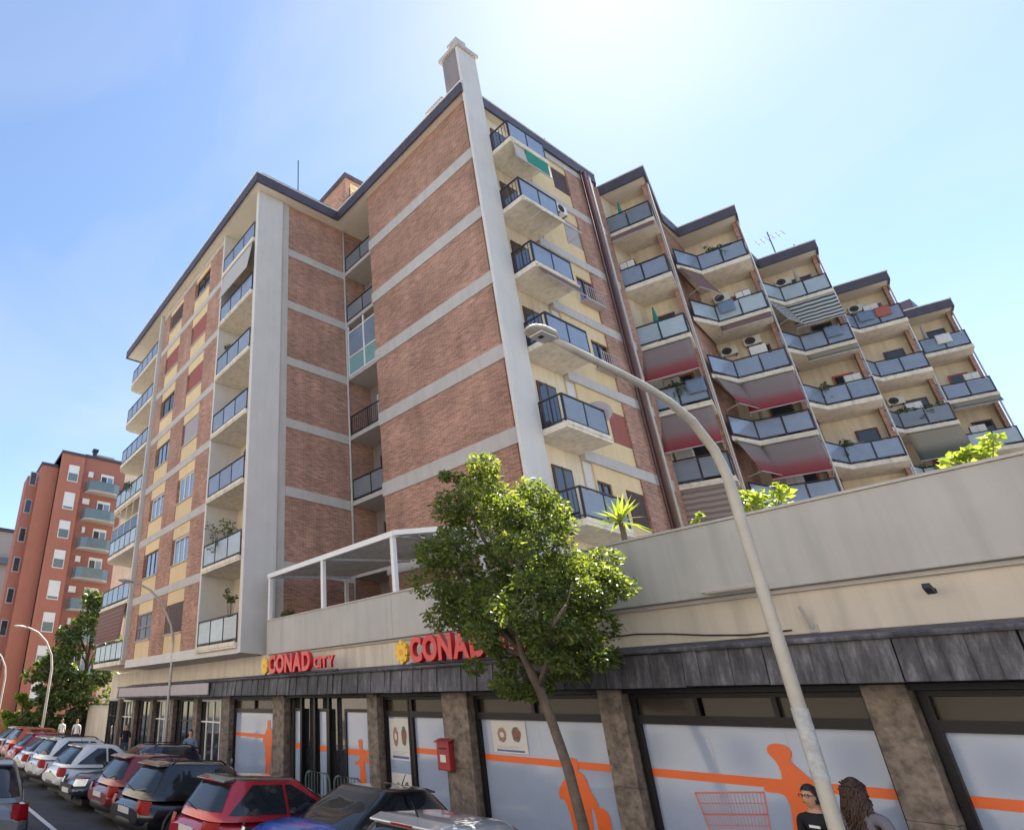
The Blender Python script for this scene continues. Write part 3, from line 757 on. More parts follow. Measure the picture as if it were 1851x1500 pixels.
# shop windows: black frame, dark transom panes, printed film with orange stripe
def shop_window(x0, x1, n, film=True, stripe=True, z_top=2.98):
    m = MB(); Y = 10.62-OY
    zt = 2.62
    def b(a0, a1, z0, z1, t=.07): m.box(a0, a1, Y-t, Y+.06, z0, z1)
    b(x0, x0+.09, .2, z_top); b(x1-.05, x1, .2, z_top); b(x0+.09, x1-.05, zt-.08, zt+.05); b(x0+.09, x1-.05, z_top-.06, z_top); b(x0+.09, x1-.05, .2, .32)
    for k in range(1, n): c = x0+(x1-x0)*k/n; b(c-.03, c+.03, zt+.05, z_top-.06)
    fr = m.build('shop_window', K['shopframe'], pod)
    for k in range(n):
        a0 = x0+.09+(x1-x0-.1)*k/n; a1 = x0+.06+(x1-x0-.1)*(k+1)/n
        m = MB(); m.box(a0, a1, Y, Y+.015, zt+.05, z_top-.06); m.build('transom_pane', K['transom'], fr)
    m = MB(); m.box(x0+.09, x1-.05, Y, Y+.015, .32, zt-.08); m.build('pane', K['film'] if film else K['panedark'], fr)
    if film:
        for k in range(1, int((x1-x0)/1.0)):
            c = x0+.09+k*(x1-x0-.14)/int((x1-x0)/1.0); m = MB(); m.box(c-.003, c+.003, Y-.0012, Y-.0004, .32, zt-.08); m.build('film_seam', K['shut_grey'], fr)
    if stripe:
        m = MB(); m.box(x0+.092, x1-.052, Y-.004, Y-.001, 1.80, 1.915); m.build('stripe_print', K['orange'], fr)
    return fr
K['transom'] = glass_mat('transom_glass', (0.03, 0.024, 0.016), 0.2, 0.3)
w_a = shop_window(-10.0, -7.12, 2)
w_b = shop_window(-6.66, -3.64, 3)
w_c = shop_window(-3.18, .98, 3)
shop_window(1.47, 4.58, 3)
shop_window(-12.0, -10.77, 1)
shop_window(-12.93, -12.02, 1, stripe=False)
shop_window(-21.18, -18.12, 2, stripe=True)
# flat printed silhouettes on the film
def printed(par, pts, mat, name='silhouette_print', y=10.612):
    for _ in range(2):
        pts = [q for a, b in zip(pts, pts[1:]+pts[:1]) for q in ((a[0]*.75+b[0]*.25, a[1]*.75+b[1]*.25), (a[0]*.25+b[0]*.75, a[1]*.25+b[1]*.75))]
    m = MB(); m.prism([(p[0], p[1]) for p in pts], 0, .003)
    # stand the polygon up: x, z in the glass plane
    m.v = [(a, y-OY-c, b) for a, b, c in m.v]
    return m.build(name, mat, par)
WOMAN = [(0.0, 1.0), (.07, .985), (.10, .93), (.10, .87), (.07, .80), (.16, .72), (.24, .62), (.36, .52), (.40, .44), (.33, .44), (.22, .52), (.17, .50), (.16, .36),
         (.20, .18), (.22, -.05), (.2, -.3), (.26, -.62), (.34, -.66), (.33, -.70), (.17, -.70), (.08, -.28), (.05, -.05), (.0, -.3), (-.02, -.7), (-.12, -.7), (-.09, -.3), (-.06, .05), (-.02, .26),
         (-.05, .42), (-.25, .40), (-.26, .47), (-.06, .50), (-.02, .62), (-.03, .76), (-.06, .84), (-.08, .90), (-.06, .97)]
def woman(par, cx, zt, s, mir=1):
    printed(par, [(cx+mir*a*s*(1.55 if b > .78 else 1.1), zt-s+b*s) for a, b in WOMAN], K['orange'])
woman(w_b, -4.80, 2.35, 1.02, 1)
BAGW = [(0, 1.0), (.08, .96), (.09, .86), (.05, .8), (.16, .72), (.2, .5), (.3, .3), (.27, .27), (.36, .27), (.42, .2), (.42, -.1), (.37, -.15), (.22, -.12), (.22, .2), (.16, .3), (.16, -.1), (.12, -.6), (.16, -.68), (.02, -.68), (.02, -.1),
        (-.03, -.35), (-.06, -.65), (-.15, -.68), (-.2, -.66), (-.12, -.6), (-.14, -.2), (-.16, .1), (-.22, .35), (-.3, .3), (-.28, .5), (-.1, .72), (-.06, .8), (-.09, .88), (-.07, .97)]
printed(w_a, [(-7.95+a*1.25, .98+b*1.0) for a, b in BAGW], K['orange'])
printed(bpy.data.objects['shop_window.006'] if 'shop_window.006' in bpy.data.objects else w_a, [(-18.75+a*1.25, 1.35+b*1.0) for a, b in BAGW], K['orange'])
# shopping cart line print
m = MB(); y = 10.612-OY
c0, c1, c2, c3 = (-6.0, 1.64), (-5.1, 1.74), (-5.18, .95), (-5.85, .85)
def L2(a, b, w, mm): 
    dx, dz = b[0]-a[0], b[1]-a[1]; l = math.hypot(dx, dz); nx, nz = -dz/l*w/2, dx/l*w/2
    mm.add([(a[0]+nx, y, a[1]+nz), (b[0]+nx, y, b[1]+nz), (b[0]-nx, y, b[1]-nz), (a[0]-nx, y, a[1]-nz)], [(3, 2, 1, 0)])
lerp = lambda a, b, t: (a[0]+(b[0]-a[0])*t, a[1]+(b[1]-a[1])*t)
for k in range(7): L2(lerp(c0, c3, k/6), lerp(c1, c2, k/6), .022 if k % 2 == 0 else .008, m)
for k in range(20): L2(lerp(c0, c1, k/19), lerp(c3, c2, k/19), .007 if k % 19 else .022, m)
m.build('cart_print', K['pinkprint'], w_b)
# notices stuck on the glass (pale sheets with a picture field)
def notice(par, x0, x1, z0, z1, tone, pic, band=None):
    o = PB('notice_sheet', x0, x1, 10.606, 10.611, z0, z1, tone, par)
    w, h = x1-x0, z1-z0
    for q in range(2):
        cx, cz = x0+w*(.3+.42*q), z0+h*(.56+.03*q)
        m = MB(); m.add([(cx+w*.13*(1+.08*math.sin(t*1.7+q))*math.cos(t*math.pi/9), 10.603-OY, cz+h*.24*(1+.08*math.sin(t*2.3))*math.sin(t*math.pi/9)) for t in range(18)], [tuple(range(17, -1, -1))])
        m.build('picture_print', (pic, K['stone'])[q % 2], par)
        m = MB(); m.add([(cx+w*.06*math.cos(t*math.pi/6), 10.6015-OY, cz+h*.09*math.sin(t*math.pi/6)) for t in range(12)], [tuple(range(11, -1, -1))])
        m.build('picture_print', (K['sheet'], K['picred'])[q % 2], par)
    for q in range(3): PB('colour_print', x0+w*.12, x1-w*(.15+.12*q), 10.603, 10.605, z0+h*(.2-.035*q), z0+h*(.212-.035*q), K['shut_grey'], par)
    if band: PB('colour_print', x0+w*.1, x1-w*.1, 10.6025, 10.605, z0+h*.04, z0+h*.1, band, par)
K['sheet'] = pm('paper_sheet', (.60, .59, .57), .5, .08, 2)
K['picbrown'] = pm('picture_ink', (.30, .19, .14), .5, .4, 9)
K['picred'] = pm('picture_red', (.34, .07, .05), .5, .2, 8)
K['picblue'] = pm('picture_blue', (.08, .13, .32), .5, .1, 4)
notice(w_a, -9.66, -8.84, 1.96, 2.52, K['sheet'], K['picbrown'], K['picblue'])
wp = bpy.data.objects.get('shop_window.005') or w_a
notice(wp, -12.8, -12.1, 1.62, 2.5, K['sheet'], K['picbrown'], K['picblue'])
notice(wp, -12.8, -12.1, .45, 1.35, K['sheet'], K['picbrown'])
notice(w_a, -20.4, -19.6, 1.75, 2.45, K['sheet'], K['picbrown']) if False else None
# entrance: dark sheet standing in for a shaded recess, with sliding glass doors
PB('entrance_shade_sheet', -17.38, -13.38, 10.72, 10.85, .2, 2.98, K['panedark'])
for k, (a, b) in enumerate(((-17.2, -16.75), (-15.9, -15.4), (-14.6, -13.5))):
    m = MB(); Y = 10.62-OY
    m.box(a, a+.06, Y-.04, Y+.03, .18, 2.7); m.box(b-.06, b, Y-.04, Y+.03, .18, 2.7); m.box(a+.06, b-.06, Y-.04, Y+.03, 2.62, 2.7); m.box(a+.06, b-.06, Y-.04, Y+.03, .18, .3)
    d = m.build('entrance_door', K['shopframe'], pod)
    m = MB(); m.box(a+.06, b-.06, Y, Y+.012, .3, 2.62); m.build('pane', K['film'], d)
    m = MB(); m.box(a+.062, b-.062, Y-.006, Y-.002, 1.62, 1.76); m.build('stripe_print', K['orange'], d)
    if k == 2: printed(d, [(-14.0+p*.95, 1.0+q*1.0) for p, q in WOMAN], K['orange'], y=10.61)
for xx in (-16.7, -16.0, -15.3): PB('entrance_post', xx, xx+.1, 10.5, 10.6, .18, 2.98, K['shopframe'])
# glazed shopfronts further left with pale mullions
for k in range(6):
    a = -37.8+k*2.65; b = a+2.6
    m = MB(); Y = 10.75-OY
    for q in range(5):
        xx = a+q*(b-a-.06)/4; m.box(xx, xx+.06, Y-.05, Y+.03, .18, 2.9)
    m.box(a, b, Y-.045, Y+.025, 2.9, 2.97); m.box(a, b, Y-.045, Y+.025, 2.15, 2.2)
    fr = m.build('shop_window', K['whiteframe'] if k % 2 else K['shopframe'], pod)
    for q in range(4):
        m = MB(); xx = a+.06+q*(b-a-.06)/4; m.box(xx, xx+(b-a)/4-.08, Y-.01, Y+.005, .18, 2.9); m.build('pane', K['panedark'], fr)
for k in range(5):
    PB('pilaster_stone', -35.2+k*2.65-.2, -35.2+k*2.65+.2, 10.5, 10.7, .18, 3.04, K['stone'], bevel=.008)
PB('sign_board', -33.5, -22.2, 9.93, 9.975, 3.1, 3.5, K['shut_grey'])
# small things on the podium wall: floodlights, bracket, cable
def wall_lamp(x, z, label):
    e = empty('wall_lamp', (x, 10.86, z), 0, label, 'lamp'); e.scale = (.36, .5, .5)
    m = MB(); m.tube([(0, 0, 0), (0, -.35, .05)], .02, 6); m.box(-.04, .04, -.02, 0, -.06, .06); m.build('bracket', K['darkmetal'], e)
    m = MB(); m.add([(-.1, -.5, .0), (.1, -.5, .0), (.1, -.3, -.12), (-.1, -.3, -.12), (-.1, -.46, .12), (.1, -.46, .12), (.1, -.28, .02), (-.1, -.28, .02)],
                    [(0,3,2,1),(4,5,6,7),(0,1,5,4),(1,2,6,5),(2,3,7,6),(3,0,4,7)]); m.build('lamp_head', K['darkmetal'], e)
wall_lamp(-2.75, 4.12, 'black floodlight on the podium wall nearest the right picture edge')
e = empty('wall_bracket', (-4.05, 10.86, 3.8), 0, 'thin metal bracket on the podium wall right of the street lamp pole', 'bracket')
m = MB(); m.tube([(0, -.02, 0), (-.02, -.18, .28)], .022, 6); m.build('rod', K['band'], e); m = MB(); m.box(-.05, .05, -.02, 0, -.05, .05); m.build('plate', K['band'], e)
m = MB(); m.tube([(-7.6+t*.55, 10.84, 3.86+.08*math.sin(t*.9)) for t in range(7)], .012, 5)
tag(m.build('cable', K['darkmetal']), 'dark cable sagging along the wall above the canopy', 'cable')
e = empty('wall_louvre', (-5.0, 10.69, 4.42), 0, 'flat grey light strip on the parapet beside the lamp pole', 'light')
m = MB(); m.box(-.15, .65, -.22, 0, -.03, .02); m.build('tray', K['band'], e); m = MB(); m.box(-.1, .6, -.2, -.02, -.045, -.03); m.build('lens', K['lampglass'], e)
# red box on the pilaster
e = empty('red_wall_box', (-10.6, 10.355, 1.55), 0, 'small red metal box on the brown stone pilaster', 'box'); e.scale = (.88, .9, .85)
m = MB(); m.box(-.27, .13, -.17, 0, 0, .62); m.build('box_body', K['postbox'], e, bevel=.02)
m = MB(); m.add([(-.3, -.2, .6), (.16, -.2, .6), (.16, 0, .68), (-.3, 0, .68), (-.3, -.2, .63), (.16, -.2, .63), (.16, 0, .71), (-.3, 0, .71)], [(0,3,2,1),(4,5,6,7),(0,1,5,4),(1,2,6,5),(2,3,7,6),(3,0,4,7)]); m.build('box_lid', K['postbox'], e)
m = MB(); m.box(-.2, .06, -.176, -.171, .46, .5); m.build('slot', K['black'], e)
m = MB(); m.box(-.16, .02, -.176, -.171, .18, .34); m.build('notice_plate', K['plate'], e)
e = empty('intercom', (-3.42, 10.355, 1.5), 0, 'small pale intercom plate on the pilaster beside the two people', 'intercom')
m = MB(); m.box(-.05, .05, -.02, 0, -.05, .05); m.build('plate', K['plate'], e); m = MB(); m.box(-.02, .02, -.026, -.02, -.015, .03); m.build('camera_eye', K['black'], e)
# metal crowd rails at the entrance
for k, (xx, lab) in enumerate(((-14.9, 'green tubular rail left of the orange poster at the shop entrance'), (-13.6, 'green tubular rail in front of the orange poster'))):
    e = empty('entrance_rail', (xx, 9.9, .17), 0, lab, 'railing', 'green rails at the shop entrance')
    m = MB(); m.tube([(-.55, 0, 0), (-.55, 0, .85), (-.5, 0, .95), (-.4, 0, 1.0), (.4, 0, 1.0), (.5, 0, .95), (.55, 0, .85), (.55, 0, 0)], .025, 8); m.build('frame', K['green_paint'], e, smooth=True)
    m = MB(); m.tube([(-.55, 0, .5), (.55, 0, .5)], .018, 6)
    for q in range(7): m.tube([(-.4+q*.135, 0, .5), (-.4+q*.135, 0, 1.0)], .01, 5)
    m.build('bars', K['green_paint'], e)

# ------------------------------------------------------------------ shop signs with raised letters
LET = {}
def letter_mesh(ch):
    if ch in LET: return LET[ch]
    cu = bpy.data.curves.new('letter', 'FONT'); cu.body = ch; cu.size = 1.0; cu.extrude = .08; cu.offset = .035; cu.bevel_depth = .012; cu.resolution_u = 4
    ob = bpy.data.objects.new('letter_tmp', cu); col.objects.link(ob)
    bpy.context.view_layer.update()
    dg = bpy.context.evaluated_depsgraph_get()
    me = bpy.data.meshes.new_from_object(ob.evaluated_get(dg))
    bpy.data.objects.remove(ob)
    me.materials.clear(); me.materials.append(K['red'])
    xs = [v.co.x for v in me.vertices]; x0 = min(xs)
    for v in me.vertices: v.co.x -= x0
    LET[ch] = (me, max(xs)-x0); return LET[ch]
def shop_sign(x, z, label, wid):
    e = empty('shop_sign', (x, 10.3, z), 0, label, 'sign')
    s = .54
    cx = .42
    for ch in 'CONAD':
        me, w = letter_mesh(ch); o = bpy.data.objects.new('letter', me); col.objects.link(o); o.parent = e
        o.location = (cx, 0, .02); o.rotation_euler = (math.pi/2, 0, 0); sc = s/.7; o.scale = (sc*.80*wid, sc*.94, sc)
        cx += w*sc*.80*wid+.025
    cx += .12
    for ch in 'CITY':
        me, w = letter_mesh(ch); o = bpy.data.objects.new('letter', me); col.objects.link(o); o.parent = e
        sc = s*.52/.7; o.location = (cx, 0, .06); o.rotation_euler = (math.pi/2, 0, 0); o.scale = (sc*1.0*wid, sc, sc)
        cx += w*sc*1.0*wid+.02
    m = MB()
    for k in range(8):
        a = k*math.pi/4; c = (.12+.14*math.cos(a), .24+.17*math.sin(a))
        m.add([(c[0]+.085*math.cos(t), -.06, c[1]+.1*math.sin(t)) for t in [q*math.pi/5 for q in range(10)]] +
              [(c[0]+.085*math.cos(t), .04, c[1]+.1*math.sin(t)) for t in [q*math.pi/5 for q in range(10)]],
              [tuple(range(9, -1, -1)), tuple(range(10, 20))] + [(q, (q+1) % 10, 10+(q+1) % 10, 10+q) for q in range(10)][::1])
    m.add([(.12+.16*math.cos(t), -.065, .24+.19*math.sin(t)) for t in [q*math.pi/6 for q in range(12)]], [tuple(range(11, -1, -1))])
    m.build('flower_emblem', K['signyellow'], e)
    m = MB(); m.add([(.12+.065*math.cos(t), -.075, .24+.075*math.sin(t)) for t in [q*math.pi/6 for q in range(12)]], [tuple(range(11, -1, -1))]); m.build('flower_eye', K['signorange'], e)
    m = MB(); m.box(.3, cx, .05, .1, -.05, .0)
    for q in range(5): xx = .5+q*(cx-.7)/4; m.box(xx-.015, xx+.015, .05, .08, -.2, -.04); m.box(xx-.015, xx+.015, .05, .5, -.06, -.03)
    m.build('mounting_rail', K['darkmetal'], e)
shop_sign(-18.62, 3.70, 'red letters CONAD CITY with yellow flower above the shop entrance', 1.0)
shop_sign(-11.92, 3.70, 'nearer CONAD CITY sign with yellow flower, partly behind the street tree', .92)

# ------------------------------------------------------------------ pergola on the terrace
per = empty('pergola', (-15.9, 10.8, 4.62), 0, 'white pergola with slatted retractable roof on the terrace', 'pergola')
px, py, pz = -15.9, 10.8, 4.62
def Q(x, y, z): return (x-px, y-py, z-pz)
for xx in (-19.2, -15.85, -12.5):
    m = MB(); m.box(xx-.06-px, xx+.06-px, -.05, .07, .88, 2.36); m.build('post', K['whitepaint'], per)
for xx in (-19.2, -12.5):
    m = MB(); m.box(xx-.06-px, xx+.06-px, 3.3, 3.42, 0, 2.75); m.build('post', K['whitepaint'], per)
m = MB(); m.box(-19.3-px, -12.4-px, -.08, .1, 2.36, 2.52); m.build('front_beam', K['whitepaint'], per)
for xx in (-19.2, -15.85, -12.5):
    m = MB(); m.slab([Q(xx-.06, 10.9, 7.0), Q(xx+.06, 10.9, 7.0), Q(xx+.06, 14.4, 7.45), Q(xx-.06, 14.4, 7.45)], .14); m.build('side_beam', K['whitepaint'], per)
for k in range(15):
    y0 = 10.95+k*.23; z0 = 7.07+(y0-10.9)*.128
    m = MB(); m.slab([Q(-19.12, y0, z0), Q(-12.58, y0, z0), Q(-12.58, y0+.17, z0+.015), Q(-19.12, y0+.17, z0+.015)], .035); m.build('roof_slat', K['slab'], per)
m = MB(); m.slab([Q(-12.4, 10.75, 7.02), Q(-9.0, 13.4, 7.02), Q(-9.15, 13.55, 7.02), Q(-12.55, 10.9, 7.02)], .14); m.build('side_beam', K['whitepaint'], per)
for k in range(9):
    a = .25+k*.36
    m = MB(); m.slab([Q(-12.4+a*.79, 10.88+a*.62, 7.06), Q(-12.4+a*.79+.2, 10.88+a*.62+.16, 7.06), Q(-12.4+a*.79+.2-.9, 10.88+a*.62+1.4, 7.16), Q(-12.4+a*.79-.9, 10.88+a*.62+1.24, 7.16)], .03); m.build('roof_slat', K['slab'], per)
# white lattice window behind it (part of the flats)
window(apt, 'u', 4.2, 7.2, 5.0, 6.6, 4.7, -1, 'white', mull=5)

# ------------------------------------------------------------------ foliage helpers
def leaves(center_list, n_per, size, seed=1, up=.25, shape=1.0):
    rnd = random.Random(seed); V = []; Fc = []
    for (c, rad, dens) in center_list:
        for _ in range(int(n_per*dens)):
            while True:
                d = Vector((rnd.uniform(-1, 1), rnd.uniform(-1, 1), rnd.uniform(-1, 1)))
                if .2 < d.length < 1: break
            rr = rnd.uniform(.55, 1.08)
            d = d.normalized()*rr
            p = Vector((c[0]+d.x*rad[0], c[1]+d.y*rad[1], c[2]+d.z*rad[2]))
            ax = Vector((d.x+rnd.uniform(-.9, .9), d.y+rnd.uniform(-.9, .9), d.z*.4+up+rnd.uniform(-.9, .5))).normalized()
            sd = ax.cross(Vector((rnd.uniform(-1, 1), rnd.uniform(-1, 1), rnd.uniform(-1, 1)))).normalized()
            l = size*rnd.uniform(.6, 1.3); w = l*.23*shape
            nn = ax.cross(sd).normalized()*l*.06
            b = len(V)
            V += [p-ax*l*.5, p+sd*w+nn, p+ax*l*.5-nn, p-sd*w+nn]
            Fc += [(b, b+1, b+2), (b, b+2, b+3)]
    return V, Fc
def leaf_obj(name, V, Fc, mat, parent=None):
    me = bpy.data.meshes.new(name); me.from_pydata([tuple(v) for v in V], [], Fc); me.materials.append(mat)
    o = bpy.data.objects.new(name, me); col.objects.link(o); o.parent = parent; return o

# street tree in front of the shop
tree = empty('street_tree', (-6.55, 8.75, .17), 0, 'leafy street tree with leaning trunk in front of the shop', 'tree')
def T(x, y, z): return (x+6.55, y-8.75, z-.17)
m = MB()
fork = (-6.93, 8.75, 2.98)
m.tube([T(-6.5, 8.75, .1), T(-6.52, 8.75, .6), T(-6.56, 8.76, 1.2), T(-6.66, 8.77, 1.9), T(-6.8, 8.76, 2.5), T(*fork), T(-7.2, 8.8, 3.5), T(-7.3, 8.8, 4.2), T(-7.25, 8.8, 5.2), T(-7.2, 8.8, 6.0)],
       [.105, .085, .078, .074, .072, .078, .055, .045, .03, .012], 10)
for b in [[fork, (-6.5, 8.6, 3.5), (-6.1, 8.5, 4.0), (-5.8, 8.4, 4.4)], [(-7.2, 8.8, 3.5), (-7.7, 8.9, 4.0), (-8.3, 9.0, 4.5)], [(-7.3, 8.8, 4.2), (-6.9, 9.2, 4.9), (-6.5, 9.4, 5.5)],
          [(-7.25, 8.8, 3.8), (-7.5, 8.2, 4.4), (-7.8, 7.9, 5.2)], [(-6.5, 8.6, 3.5), (-6.2, 8.2, 3.7), (-5.7, 8.0, 4.0)], [(-7.25, 8.8, 4.8), (-7.8, 8.9, 5.6), (-8.0, 8.9, 6.2)], [(-7.3, 8.8, 4.2), (-6.7, 8.4, 4.8), (-6.2, 8.3, 5.3)],
          [(-7.2, 8.8, 3.5), (-7.9, 8.6, 3.7), (-8.5, 8.5, 4.2)]]:
    m.tube([T(*p) for p in b], [.05, .032, .016, .008][:len(b)], 7)
m.build('trunk', K['bark'], tree, smooth=True)
rnd = random.Random(11)
cl = []
# clusters laid out over the crown's uneven outline
lay = [(-7.6, 6.55, .34), (-7.05, 6.6, .38), (-6.6, 6.35, .40), (-7.95, 6.2, .30), (-8.05, 5.75, .45), (-7.4, 6.0, .5), (-6.7, 5.8, .5), (-6.2, 5.7, .42), (-6.0, 5.25, .4),
       (-8.65, 5.3, .42), (-8.3, 4.9, .5), (-7.6, 5.3, .55), (-6.9, 5.1, .55), (-6.3, 4.8, .5), (-5.75, 4.7, .42), (-8.95, 4.85, .38), (-8.75, 4.45, .42), (-8.15, 4.3, .42), (-7.5, 4.6, .5), (-6.75, 4.4, .5),
       (-6.1, 4.25, .45), (-5.6, 4.15, .42), (-5.55, 3.75, .38), (-5.9, 3.6, .38), (-7.9, 3.95, .34), (-7.35, 3.95, .34), (-6.6, 3.85, .36), (-6.15, 3.3, .28), (-6.85, 3.35, .28), (-7.05, 3.05, .28), (-7.4, 3.4, .26), (-6.75, 2.95, .26), (-5.65, 3.4, .26), (-8.5, 5.75, .16), (-8.3, 6.05, .18), (-7.75, 6.8, .18), (-5.45, 4.5, .25)]
for (x, z, r) in lay:
    x = -7.18+(x+7.15)*.78+.22*(z-4.9); z = 4.72+(z-4.9)*.85; r *= .9
    for q in range(4):
        yy = 8.75+rnd.uniform(-1, 1)*min(1.35, .25+1.2*math.sqrt(max(0, 1-((x+7.2)/2.1)**2-((z-4.9)/2.2)**2)))
        cl.append(((x+rnd.uniform(-.2, .2), yy, z+rnd.uniform(-.2, .2)), (r*.75, r*.85, r*.62), r/.4))
V, Fc = leaves([(T(*c), r, d) for c, r, d in cl], 270, .098, 3, up=-.05, shape=1.0)
leaf_obj('crown', V, Fc, K['leaf'], tree)

# far trees by the red building
def far_tree(x, y, h, rx, label, mat, seed, n=46, name='tree', grp=None, lsize=.34):
    e = empty(name, (x, y, 0), 0, label, 'tree', grp)
    m = MB(); m.tube([(0, 0, 0), (.1, 0, h*.3), (0, .1, h*.6), (.05, 0, h*.85)], [.22, .17, .11, .04], 8)
    r2 = random.Random(seed)
    for q in range(6):
        a = r2.uniform(0, 6.28); z = h*r2.uniform(.3, .6); m.tube([(0, 0, z), (rx*.35*math.cos(a), rx*.35*math.sin(a), z+h*.12), (rx*.7*math.cos(a), rx*.7*math.sin(a), z+h*.2)], [.08, .05, .02], 6)
    m.build('trunk', K['bark'], e, smooth=True)
    cs = []
    for q in range(n):
        z = r2.uniform(.16, .98); rr = rx*(math.sin(min(1, (z-.05)*1.25)*math.pi*.62+.35))**.8*(1 if z < .7 else (1.12-z)/.42)
        a = r2.uniform(0, 6.28); d = rr*math.sqrt(r2.uniform(.15, 1))
        s = rx*r2.uniform(.22, .36); cs.append(((d*math.cos(a), d*math.sin(a), h*z), (s, s, s*.8), s/(rx*.28)))
    V, Fc = leaves(cs, 95, lsize, seed, up=0, shape=1.3)
    leaf_obj('crown', V, Fc, mat, e); return e
far_tree(-45.5, 10.9, 10.2, 2.3, 'tall dark street tree between the red building and the apartment block', K['leaf_far'], 5, 60)
far_tree(-46.5, 9.1, 6.4, 1.9, 'lower rounded tree in front of the tall dark tree', K['leaf_far'], 6, 42)
far_tree(-47.0, 7.3, 3.2, 1.0, 'small bright green shrub beside the far lamp post', K['leaf_yel'], 8, 26, name='shrub', lsize=.28)

# terrace plants behind the parapet
def yucca(x, y, z, label, n=34, L=.62, mat=None):
    e = empty('yucca', (x, y, z), 0, label, 'plant')
    m = MB(); m.tube([(0, 0, 0), (.02, 0, .55), (0, .02, 1.02)], [.07, .06, .05], 8); m.build('stem', K['bark'], e, smooth=True)
    r2 = random.Random(4); m = MB()
    for q in range(n):
        a = q*2.4; el = r2.uniform(-.35, 1.35); d = Vector((math.cos(a)*math.cos(el), math.sin(a)*math.cos(el), math.sin(el)))
        s = d.cross(Vector((0, 0, 1))).normalized(); l = L*r2.uniform(.8, 1.1)
        b = Vector((0, 0, 1.05)); mid = b+d*l*.5; tip = b+d*l-Vector((0, 0, .1*l*math.cos(el)))
        up = s.cross(d)*.012
        m.add([b-s*.015, mid-s*.03+up, tip, mid+s*.03+up, b+s*.015], [(0, 1, 3, 4), (1, 2, 3)])
    o = m.build('leaf_rosette', mat or K['leaf_yel'], e); return e
yucca(-6.72, 11.5, 5.05, 'spiky yucca standing behind the podium parapet', 40, .58)
def potted(x, y, z, h, r, label, mat, seed, n=14, pot=True, grp=None, name='potted_plant', leaf=.12, parent_frame=None):
    loc = (x, y, z)
    if parent_frame: w = parent_frame.matrix_basis @ Vector(loc); loc = w
    e = empty(name, loc, 0, label, 'plant', grp)
    if pot:
        m = MB(); rows = [[(rr*math.cos(t*.5236), rr*math.sin(t*.5236), zz) for t in range(12)] for rr, zz in ((.001, 0), (.12, 0), (.16, .26), (.18, .26), (.18, .3), (.14, .3), (.13, .24), (.001, .24))]
        m.grid(rows, closed=True); m.build('pot', K['terracotta'], e, smooth=False)
    r2 = random.Random(seed); cs = []; m = MB()
    for q in range(n):
        a = r2.uniform(0, 6.28); rr = r*r2.uniform(.1, 1); zz = .3+(h-.3)*r2.uniform(.15, 1)
        c = (rr*math.cos(a), rr*math.sin(a), zz); cs.append((c, (r*.35, r*.35, r*.3), 1)); m.tube([(0, 0, .25), (c[0]*.5, c[1]*.5, zz*.6), c], [.012, .008, .004], 5)
    m.build('stems', K['bark'], e)
    V, Fc = leaves(cs, 26, leaf, seed, up=.2, shape=1.3); leaf_obj('foliage', V, Fc, mat, e); return e
potted(-4.4, 11.35, 5.0, 1.0, .38, 'yellow-green bush behind the parapet just right of the lamp pole', K['leaf_yel'], 21, 16)
potted(-5.2, 11.3, 5.0, .85, .14, 'small pale flowers behind the parapet just left of the lamp pole', K['leaf_yel'], 22, 7, leaf=.09)
potted(-2.05, 11.35, 5.0, .92, .3, 'bright bushy plant over the parapet near the right picture edge', K['leaf_yel'], 23, 14)
potted(-18.9, 11.4, 4.9, .95, .25, 'small green pot plant in the corner of the pergola', K['leaf'], 24, 10)
AF = apt
potted(-2.4, .35, F[1], 1.75, .75, 'bushy dark plant on the second loggia balcony beside the corner pier', K['leaf_far'], 31, 26, parent_frame=AF)
potted(-1.5, .3, F[0], 2.0, .35, 'tall thin plant on the lowest loggia balcony beside the corner pier', K['leaf_far'], 32, 12, parent_frame=AF)
potted(-2.6, .3, F[4], 1.5, .5, 'plant on the fifth loggia balcony beside the corner pier', K['leaf_far'], 33, 14, parent_frame=AF)
potted(-14.8, .2, F[3], 1.35, .6, 'plants trailing over the far left bay of balconies, middle floor', K['leaf_far'], 34, 20, parent_frame=AF)
potted(-16.6, .2, F[3], 1.3, .5, 'plant at the outer corner of the far left bay of balconies', K['leaf_far'], 35, 16, parent_frame=AF)
def tp(k, p, q): a = tooth(k, p, q); return a[0], a[1]
for (k, p, q, i, lab, sd) in [(0, .9, .3, 3, 'row plant on the first saw-tooth balcony under the red awning', 41), (2, .2, .3, 4, 'white-flowered plant hanging at the third saw-tooth balcony', 42), (3, .3, .3, 4, 'dense plants along the fourth saw-tooth balcony rail', 43), (3, 1.3, .3, 4, 'second clump of plants on the fourth saw-tooth balcony rail', 44), (3, .5, .3, 3, 'plants under the olive awning of the fourth saw-tooth', 45), (2, .1, .25, 3, 'plant at the rail corner of the third saw-tooth, lower floor', 46), (1, .9, .3, 6, 'low plants on the top balcony of the second saw-tooth', 47)]:
    xx, yy = tp(k, p, q); potted(xx, yy, F[i], 1.25, .5, lab, K['leaf_far'], sd, 14, parent_frame=AF)

